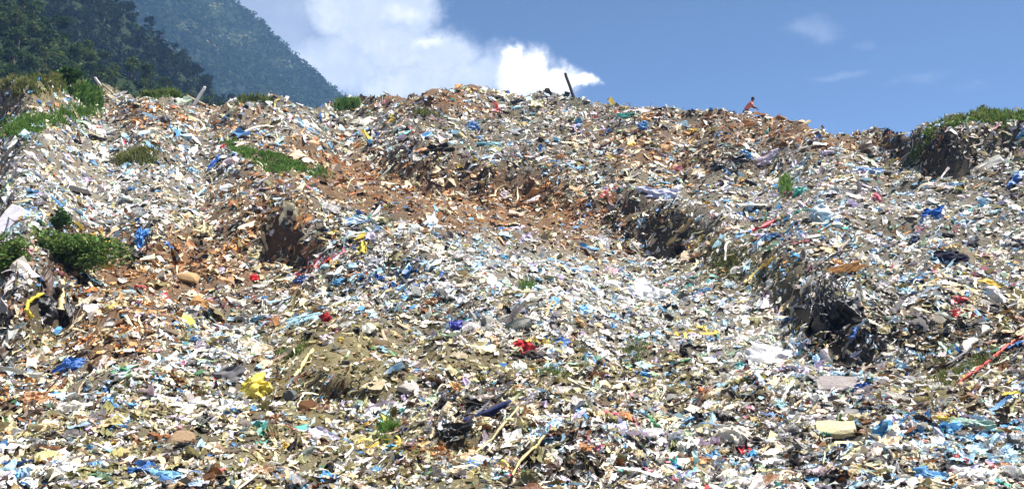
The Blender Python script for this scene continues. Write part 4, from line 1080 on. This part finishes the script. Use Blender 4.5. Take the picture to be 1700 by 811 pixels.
post('wooden_post', (951, 157), (938, 121), 5.2, M['dark_wood'], 'dark wooden post leaning left on the crest of the mound', 'post')
post('white_pole', (326, 168), (341, 144), 5.6, M['pale_wood'], 'thin white pole leaning right at the left crest', 'pole')
post('pale_plank', (329, 169), (308, 158), 4.5, M['tan_wood'], 'tan plank lying at the foot of the white pole', 'plank', 6)
post('white_pole', (166, 141), (157, 128), 4.6, M['pale_wood'], 'short white stake above the green scrub', 'pole')
post('pale_plank', (191, 158), (168, 138), 3.6, M['tan_wood'], 'slanting tan plank beside the short white stake', 'plank', 6)

# ------------------------------------------------------------------ grass, scrub and bushes
def grass(name, ells, n, hgt, cols, label, lean=.35, wid=.02, cat='grass'):
    rg = np.random.default_rng(int(ells[0][0]) + n)
    PX, PY = [], []
    ar = np.array([e[2] * e[3] for e in ells], float); ar /= ar.sum()
    for (cx, cy, rx, ry, a), f in zip(ells, ar):
        m = int(n * f); rr = np.sqrt(rg.uniform(0, 1, m)) * (1 + .25 * rg.normal(size=m)); an = rg.uniform(0, 2 * math.pi, m)
        u, v = rr * np.cos(an) * rx, rr * np.sin(an) * ry; ca, sa = math.cos(R(a)), math.sin(R(a))
        PX.append(cx + u * ca - v * sa); PY.append(cy + u * sa + v * ca)
    px, py = np.concatenate(PX), np.concatenate(PY)
    x, y, z = surf(px, py)
    keep = fbm(x / .7, y / .7, oct=2, seed=44) > -.30
    x, y, z = x[keep], y[keep], z[keep]; m = len(x)
    h = hgt * rg.uniform(.5, 1.3, m) * (1 + .5 * fbm(x / .9, y / .9, oct=2, seed=9))
    an = rg.uniform(0, 2 * math.pi, m); side = np.stack([np.cos(an), np.sin(an), np.zeros(m)], -1)
    ln = rg.normal(size=(m, 3)) * lean; ln[:, 2] = 0
    b = np.stack([x, y, z + .03], -1); w = (wid * rg.uniform(.7, 1.4, m))[:, None]
    mid = b + np.stack([np.zeros(m)] * 2 + [h * .55], -1) + ln * h[:, None] * .35
    tip = b + np.stack([np.zeros(m)] * 2 + [h * .95], -1) + ln * h[:, None] * 1.1
    V = np.stack([b - side * w, b + side * w, mid + side * w * .9, mid - side * w * .9, tip], 1).reshape(-1, 3)
    k5 = (np.arange(m) * 5)[:, None]
    F = np.vstack([k5 + [0, 1, 2], k5 + [0, 2, 3], k5 + [3, 2, 4]])
    c = np.array(cols)[rg.integers(0, len(cols), m)] * rg.uniform(.7, 1.3, (m, 1))
    o0 = V.mean(0)
    o = obj(name, mesh_np(name, V - o0, F, np.repeat(c, 5, 0), False, M['grass']), None, o0)
    return tag(o, label, cat, kind='stuff')
G1 = [(.10, .20, .035), (.13, .23, .05), (.075, .16, .03), (.16, .24, .06)]
G2 = [(.13, .16, .045), (.17, .18, .06), (.10, .14, .04), (.22, .20, .09)]
GD = [(.05, .11, .03), (.07, .14, .035), (.04, .085, .022)]
grass('grass_patch', [(415, 254, 42, 8, 14), (465, 268, 48, 9, 14), (510, 279, 34, 8, 14)], 5200, .2, G1, 'strip of bright grass across the slope above the track')
grass('grass_patch', [(60, 205, 80, 10, -6), (15, 216, 46, 17, 0), (120, 197, 44, 9, -8)], 6500, .2, G1, 'band of bright grass on the left plateau')
grass('scrub_patch', [(45, 145, 62, 11, -4), (90, 142, 40, 9, 0)], 5000, .24, G2, 'yellow green scrub at the left end of the crest', wid=.03)
grass('grass_patch', [(140, 156, 26, 9, 15), (156, 172, 16, 11, 20)], 3200, .36, GD + G1, 'dark green weeds beside the yellow green scrub', wid=.035)
grass('grass_patch', [(1650, 200, 66, 9, -6), (1600, 207, 46, 8, -10), (1560, 219, 30, 7, -18), (1530, 236, 26, 9, -40)], 5200, .22, G1 + G2, 'thick green grass along the terrace top', wid=.028)
grass('grass_tuft', [(918, 606, 28, 8, 10)], 600, .10, G1 + G2, 'short green tuft below the red cloth', wid=.008)
grass('grass_tuft', [(645, 710, 14, 15, 20)], 800, .13, G1, 'bright green tuft on the olive soil', wid=.008)
grass('grass_tuft', [(1056, 580, 22, 6, 8)], 350, .09, G2 + G1, 'thin dark tuft on the pale slope', wid=.008)
grass('grass_tuft', [(485, 590, 26, 8, -20)], 500, .10, G2 + G1, 'dark green tuft left of the olive soil patch', wid=.009)
grass('grass_tuft', [(878, 472, 16, 5, 0)], 300, .13, G1, 'little green tuft on the upper pale slope', wid=.012)
grass('grass_tuft', [(225, 266, 34, 7, -5)], 1500, .25, G2, 'olive grass tuft on the left plateau slope', wid=.018)
grass('grass_tuft', [(1305, 320, 9, 12, 0)], 600, .32, G1, 'narrow green tuft on the right mound', wid=.015)
grass('grass_tuft', [(578, 178, 20, 6, 0)], 900, .42, GD + G1, 'green tuft on the saddle of the crest', wid=.025)
grass('grass_tuft', [(420, 172, 24, 7, 0)], 700, .28, G2 + GD, 'olive green tuft on the crest hump', wid=.025)
grass('grass_tuft', [(270, 156, 30, 5, 4)], 900, .35, G1 + G2, 'green fringe of weeds behind the left crest', wid=.03)
grass('grass_tuft', [(712, 180, 18, 6, 0)], 500, .28, G2, 'sparse olive tuft on the back mound', wid=.02)
grass('grass_tuft', [(1220, 445, 40, 22, 20)], 900, .14, G2, 'sparse olive weeds under the red strip', wid=.012)
grass('grass_tuft', [(1600, 628, 44, 16, -20)], 1100, .13, G2, 'sparse olive weeds along the long red strip', wid=.009)

def bush(px, py, w, h, n, cols, label, leaf, name='bush', cat='bush'):
    p = at(px, py + h * .45); s = math.hypot(p.x, p.y) / FPX; Wm, Hm = w * s, h * s
    rg = np.random.default_rng(int(px)); root = obj(name, None, None, p); root.empty_display_size = .2
    tag(root, label, cat)
    cl = [(rg.normal() * Wm * .22, rg.normal() * Wm * .16, Hm * rg.uniform(.3, .98)) for _ in range(16)]
    parts = [tube_np([(0, 0, -.1), (c[0] * .35, c[1] * .35, c[2] * .5), c], [.02, .014, .006], 5) for c in cl]
    obj('stem', mesh_np('stem', *join_np(parts), None, True, M['bark']), root)
    P = []
    for c in cl:
        m = n // 16; d = rg.normal(size=(m, 3)); d /= np.linalg.norm(d, axis=1, keepdims=True)
        q_ = np.array(c) + d * rg.uniform(.4, 1.05, m)[:, None] * np.array([Wm * .24, Wm * .2, Hm * .34]) * rg.uniform(.7, 1.2)
        P.append(q_)
    P = np.vstack(P); P[:, 2] = np.maximum(P[:, 2], .02)
    V, F, C = leaf_quads(P, leaf, rg, .1, (1, 1, 1), .35)
    C = C * np.repeat(np.array(cols)[rg.integers(0, len(cols), len(P))], 4, 0)
    o = obj('foliage', mesh_np('foliage', V, F, C, False, M['leaf']), root)
    return root
GB = [(.085, .15, .035), (.12, .20, .05), (.065, .12, .03), (.18, .24, .07)]
bush(130, 430, 140, 54, 6500, GB, 'round green bush at the edge of the brown hollow', .055)
bush(8, 440, 66, 56, 2600, GB, 'green bush in front of the torn white board', .05)
bush(100, 374, 34, 30, 900, GD, 'small dark shrub above the round bush', .05)
bush(112, 134, 30, 26, 700, GD, 'dark leafy sapling standing up from the crest scrub', .12)

# ------------------------------------------------------------------ the person on the crest
M['skin'] = plain('skin', (.20, .105, .07), .6, 8, .1)
M['shirt'] = plain('salmon_shirt', (.85, .29, .21), .85, 12, .15)
M['trousers'] = plain('dark_trousers', (.05, .045, .06), .9, 12, .2)
M['hair'] = plain('black_hair', (.012, .010, .010), .5, 30, .2)
def skin_mesh(name, verts, edges, rad, mat, parent, sub=2, rootv=0):
    me = bpy.data.meshes.new(name); me.from_pydata(verts, edges, []); me.update()
    o = obj(name, me, parent)
    sm = o.modifiers.new('skin', 'SKIN'); sm.use_smooth_shade = True
    for i, sv in enumerate(me.skin_vertices[0].data):
        sv.radius = rad[i] if isinstance(rad[i], tuple) else (rad[i], rad[i]); sv.use_root = i == rootv
    ss = o.modifiers.new('subsurf', 'SUBSURF'); ss.levels = sub; ss.render_levels = sub
    dg = bpy.context.evaluated_depsgraph_get(); dg.update()
    em = bpy.data.meshes.new_from_object(o.evaluated_get(dg)); o.modifiers.clear(); o.data = em
    em.materials.clear(); em.materials.append(mat)
    for p_ in em.polygons: p_.use_smooth = True
    return o
def person():
    th, t = unproject(1237, 185)
    best = None
    rc = float(np.interp(th, TH_IN, CR[:, -1]))
    for rr in np.arange(rc - .5, rc + 7, .05):
        g = float(terr(math.sin(th) * rr, math.cos(th) * rr)); hip = CAMZ + rr * t - g
        if best is None or abs(hip - .62) < best[0]: best = (abs(hip - .62), rr, g, hip)
    _, rr, g, hip = best
    e = obj('person', None, None, (math.sin(th) * rr, math.cos(th) * rr, g)); e.rotation_euler = (0, 0, -th); e.empty_display_size = .3
    tag(e, 'person in a salmon shirt stooping over the litter on the crest', 'person')
    # facing +X (to the right), stooping; x forward, y away, z up
    hz = hip
    V = [(0, 0, hz), (.10, 0, hz + .17), (.22, 0, hz + .33), (.33, 0, hz + .47), (.38, 0, hz + .55), (.43, 0, hz + .63), (.46, 0, hz + .74),      # 0-6 pelvis..crown
         (.33, -.17, hz + .43), (.42, -.25, hz + .20), (.55, -.18, hz + .16), (.61, -.15, hz + .15),                                          # 7-10 near arm
         (.33, .17, hz + .43), (.46, .24, hz + .22), (.60, .16, hz + .20), (.66, .13, hz + .19),                                              # 11-14 far arm
         (.02, -.10, hz - .06), (.22, -.14, hz * .52), (.02, -.14, .09), (.06, -.14, .045), (.19, -.15, .035),                                   # 15-19 near leg
         (.02, .10, hz - .06), (.26, .15, hz * .50), (.08, .15, .09), (.12, .15, .045), (.25, .16, .035)]                                        # 20-24
    E = [(0, 1), (1, 2), (2, 3), (3, 4), (4, 5), (5, 6), (3, 7), (7, 8), (8, 9), (9, 10), (3, 11), (11, 12), (12, 13), (13, 14),
         (0, 15), (15, 16), (16, 17), (17, 18), (18, 19), (0, 20), (20, 21), (21, 22), (22, 23), (23, 24)]
    rad = [(.14, .11), (.13, .10), (.14, .105), (.12, .09), .055, .085, .075, .06, .045, .034, .032, .06, .045, .034, .032,
           .085, .062, .042, .04, .035, .085, .062, .042, .04, .035]
    skin_mesh('body', V, E, rad, M['skin'], e)
    # the five fingers of each hand, bent, rooted in the palm
    for hx, hy, hzz in ((.61, -.15, hz + .15), (.66, .13, hz + .19)):
        hv, he, hr = [(hx, hy, hzz), (hx + .03, hy, hzz - .05)], [(0, 1)], [(.036, .02), (.038, .018)]
        for i, L in enumerate((.065, .075, .07, .055)):
            b = len(hv); o_ = -.03 + i * .02
            hv += [(hx + .04, hy + o_, hzz - .08), (hx + .035, hy + o_ * 1.2, hzz - .08 - L * .5), (hx + .012, hy + o_ * 1.2, hzz - .08 - L * .9)]
            he += [(1, b), (b, b + 1), (b + 1, b + 2)]; hr += [.009, .0085, .007]
        b = len(hv); hv += [(hx + .05, hy + .035, hzz - .045), (hx + .06, hy + .045, hzz - .09)]; he += [(1, b), (b, b + 1)]; hr += [.010, .008]
        skin_mesh('hand', hv, he, hr, M['skin'], e, 1)
    # clothing over the body
    sv = [(.03, 0, hz + .05), (.10, 0, hz + .17), (.22, 0, hz + .33), (.325, 0, hz + .455), (.33, -.17, hz + .43), (.405, -.235, hz + .24), (.33, .17, hz + .43), (.43, .225, hz + .25)]
    skin_mesh('shirt', sv, [(0, 1), (1, 2), (2, 3), (3, 4), (4, 5), (3, 6), (6, 7)], [(.19, .155), (.18, .145), (.19, .15), (.15, .12), .095, .085, .095, .085], M['shirt'], e)
    tv = [(0, 0, hz + .03), (.02, -.10, hz - .06), (.22, -.14, hz * .52), (.04, -.14, .14), (.02, .10, hz - .06), (.26, .15, hz * .50), (.10, .15, .14)]
    skin_mesh('trousers', tv, [(0, 1), (1, 2), (2, 3), (0, 4), (4, 5), (5, 6)], [(.155, .125), .10, .076, .06, .10, .076, .06], M['trousers'], e)
    # hair cap, face features
    v, f = ICO[2]; hc = np.array([.44, 0, hz + .70])
    keep = ~((v[f].mean(1)[:, 0] > .35) & (v[f].mean(1)[:, 2] < .35))
    obj('hair', mesh_np('hair', v * np.array([.108, .098, .112]) + hc, f[keep], None, True, M['hair']), e)
    for sgn in (-1, 1):
        obj('ear', mesh_np('ear', v * np.array([.018, .010, .03]) + np.array([.44, sgn * .092, hz + .665]), f, None, True, M['skin']), e)
        obj('eye', mesh_np('eye', v * .011 + np.array([.522, sgn * .032, hz + .685]), f, None, True, M['hair']), e)
    obj('nose', mesh_np('nose', v * np.array([.02, .014, .024]) + np.array([.535, 0, hz + .66]), f, None, True, M['skin']), e)
    obj('mouth', mesh_np('mouth', v * np.array([.008, .024, .006]) + np.array([.523, 0, hz + .625]), f, None, True, M['shirt']), e)
person()
S('white_sack', bagS(91, .8), 1241, 190, 20, 11, 20, (240, 226, 212), 'white sack on the crest in front of the stooping person', 'sack')

# ------------------------------------------------------------------ air
hb = bpy.data.meshes.new('haze'); bm = bmesh.new(); bmesh.ops.create_cube(bm, size=1.0); bm.to_mesh(hb); bm.free()
hz_o = obj('haze', hb)
top = max(float(max((o.matrix_world @ Vector(c)).z for c in o.bound_box)) for o in (hill_a, hill_b, hill_c)) + 12
lo = -6.0
hz_o.scale = (2200, 1900, top - lo); hz_o.location = (-350, 850, (top + lo) / 2)
m, t, out = new_mat('haze_air')
pv = t.add('ShaderNodeVolumePrincipled'); pv.inputs['Density'].default_value = .0004
pv.inputs['Color'].default_value = (.26, .50, .95, 1); pv.inputs['Anisotropy'].default_value = .1
t.l.new(pv.outputs[0], out.inputs['Volume']); hb.materials.append(m)
tag(hz_o, 'thin bluish haze filling the air between dump and mountains', 'haze', kind='stuff')
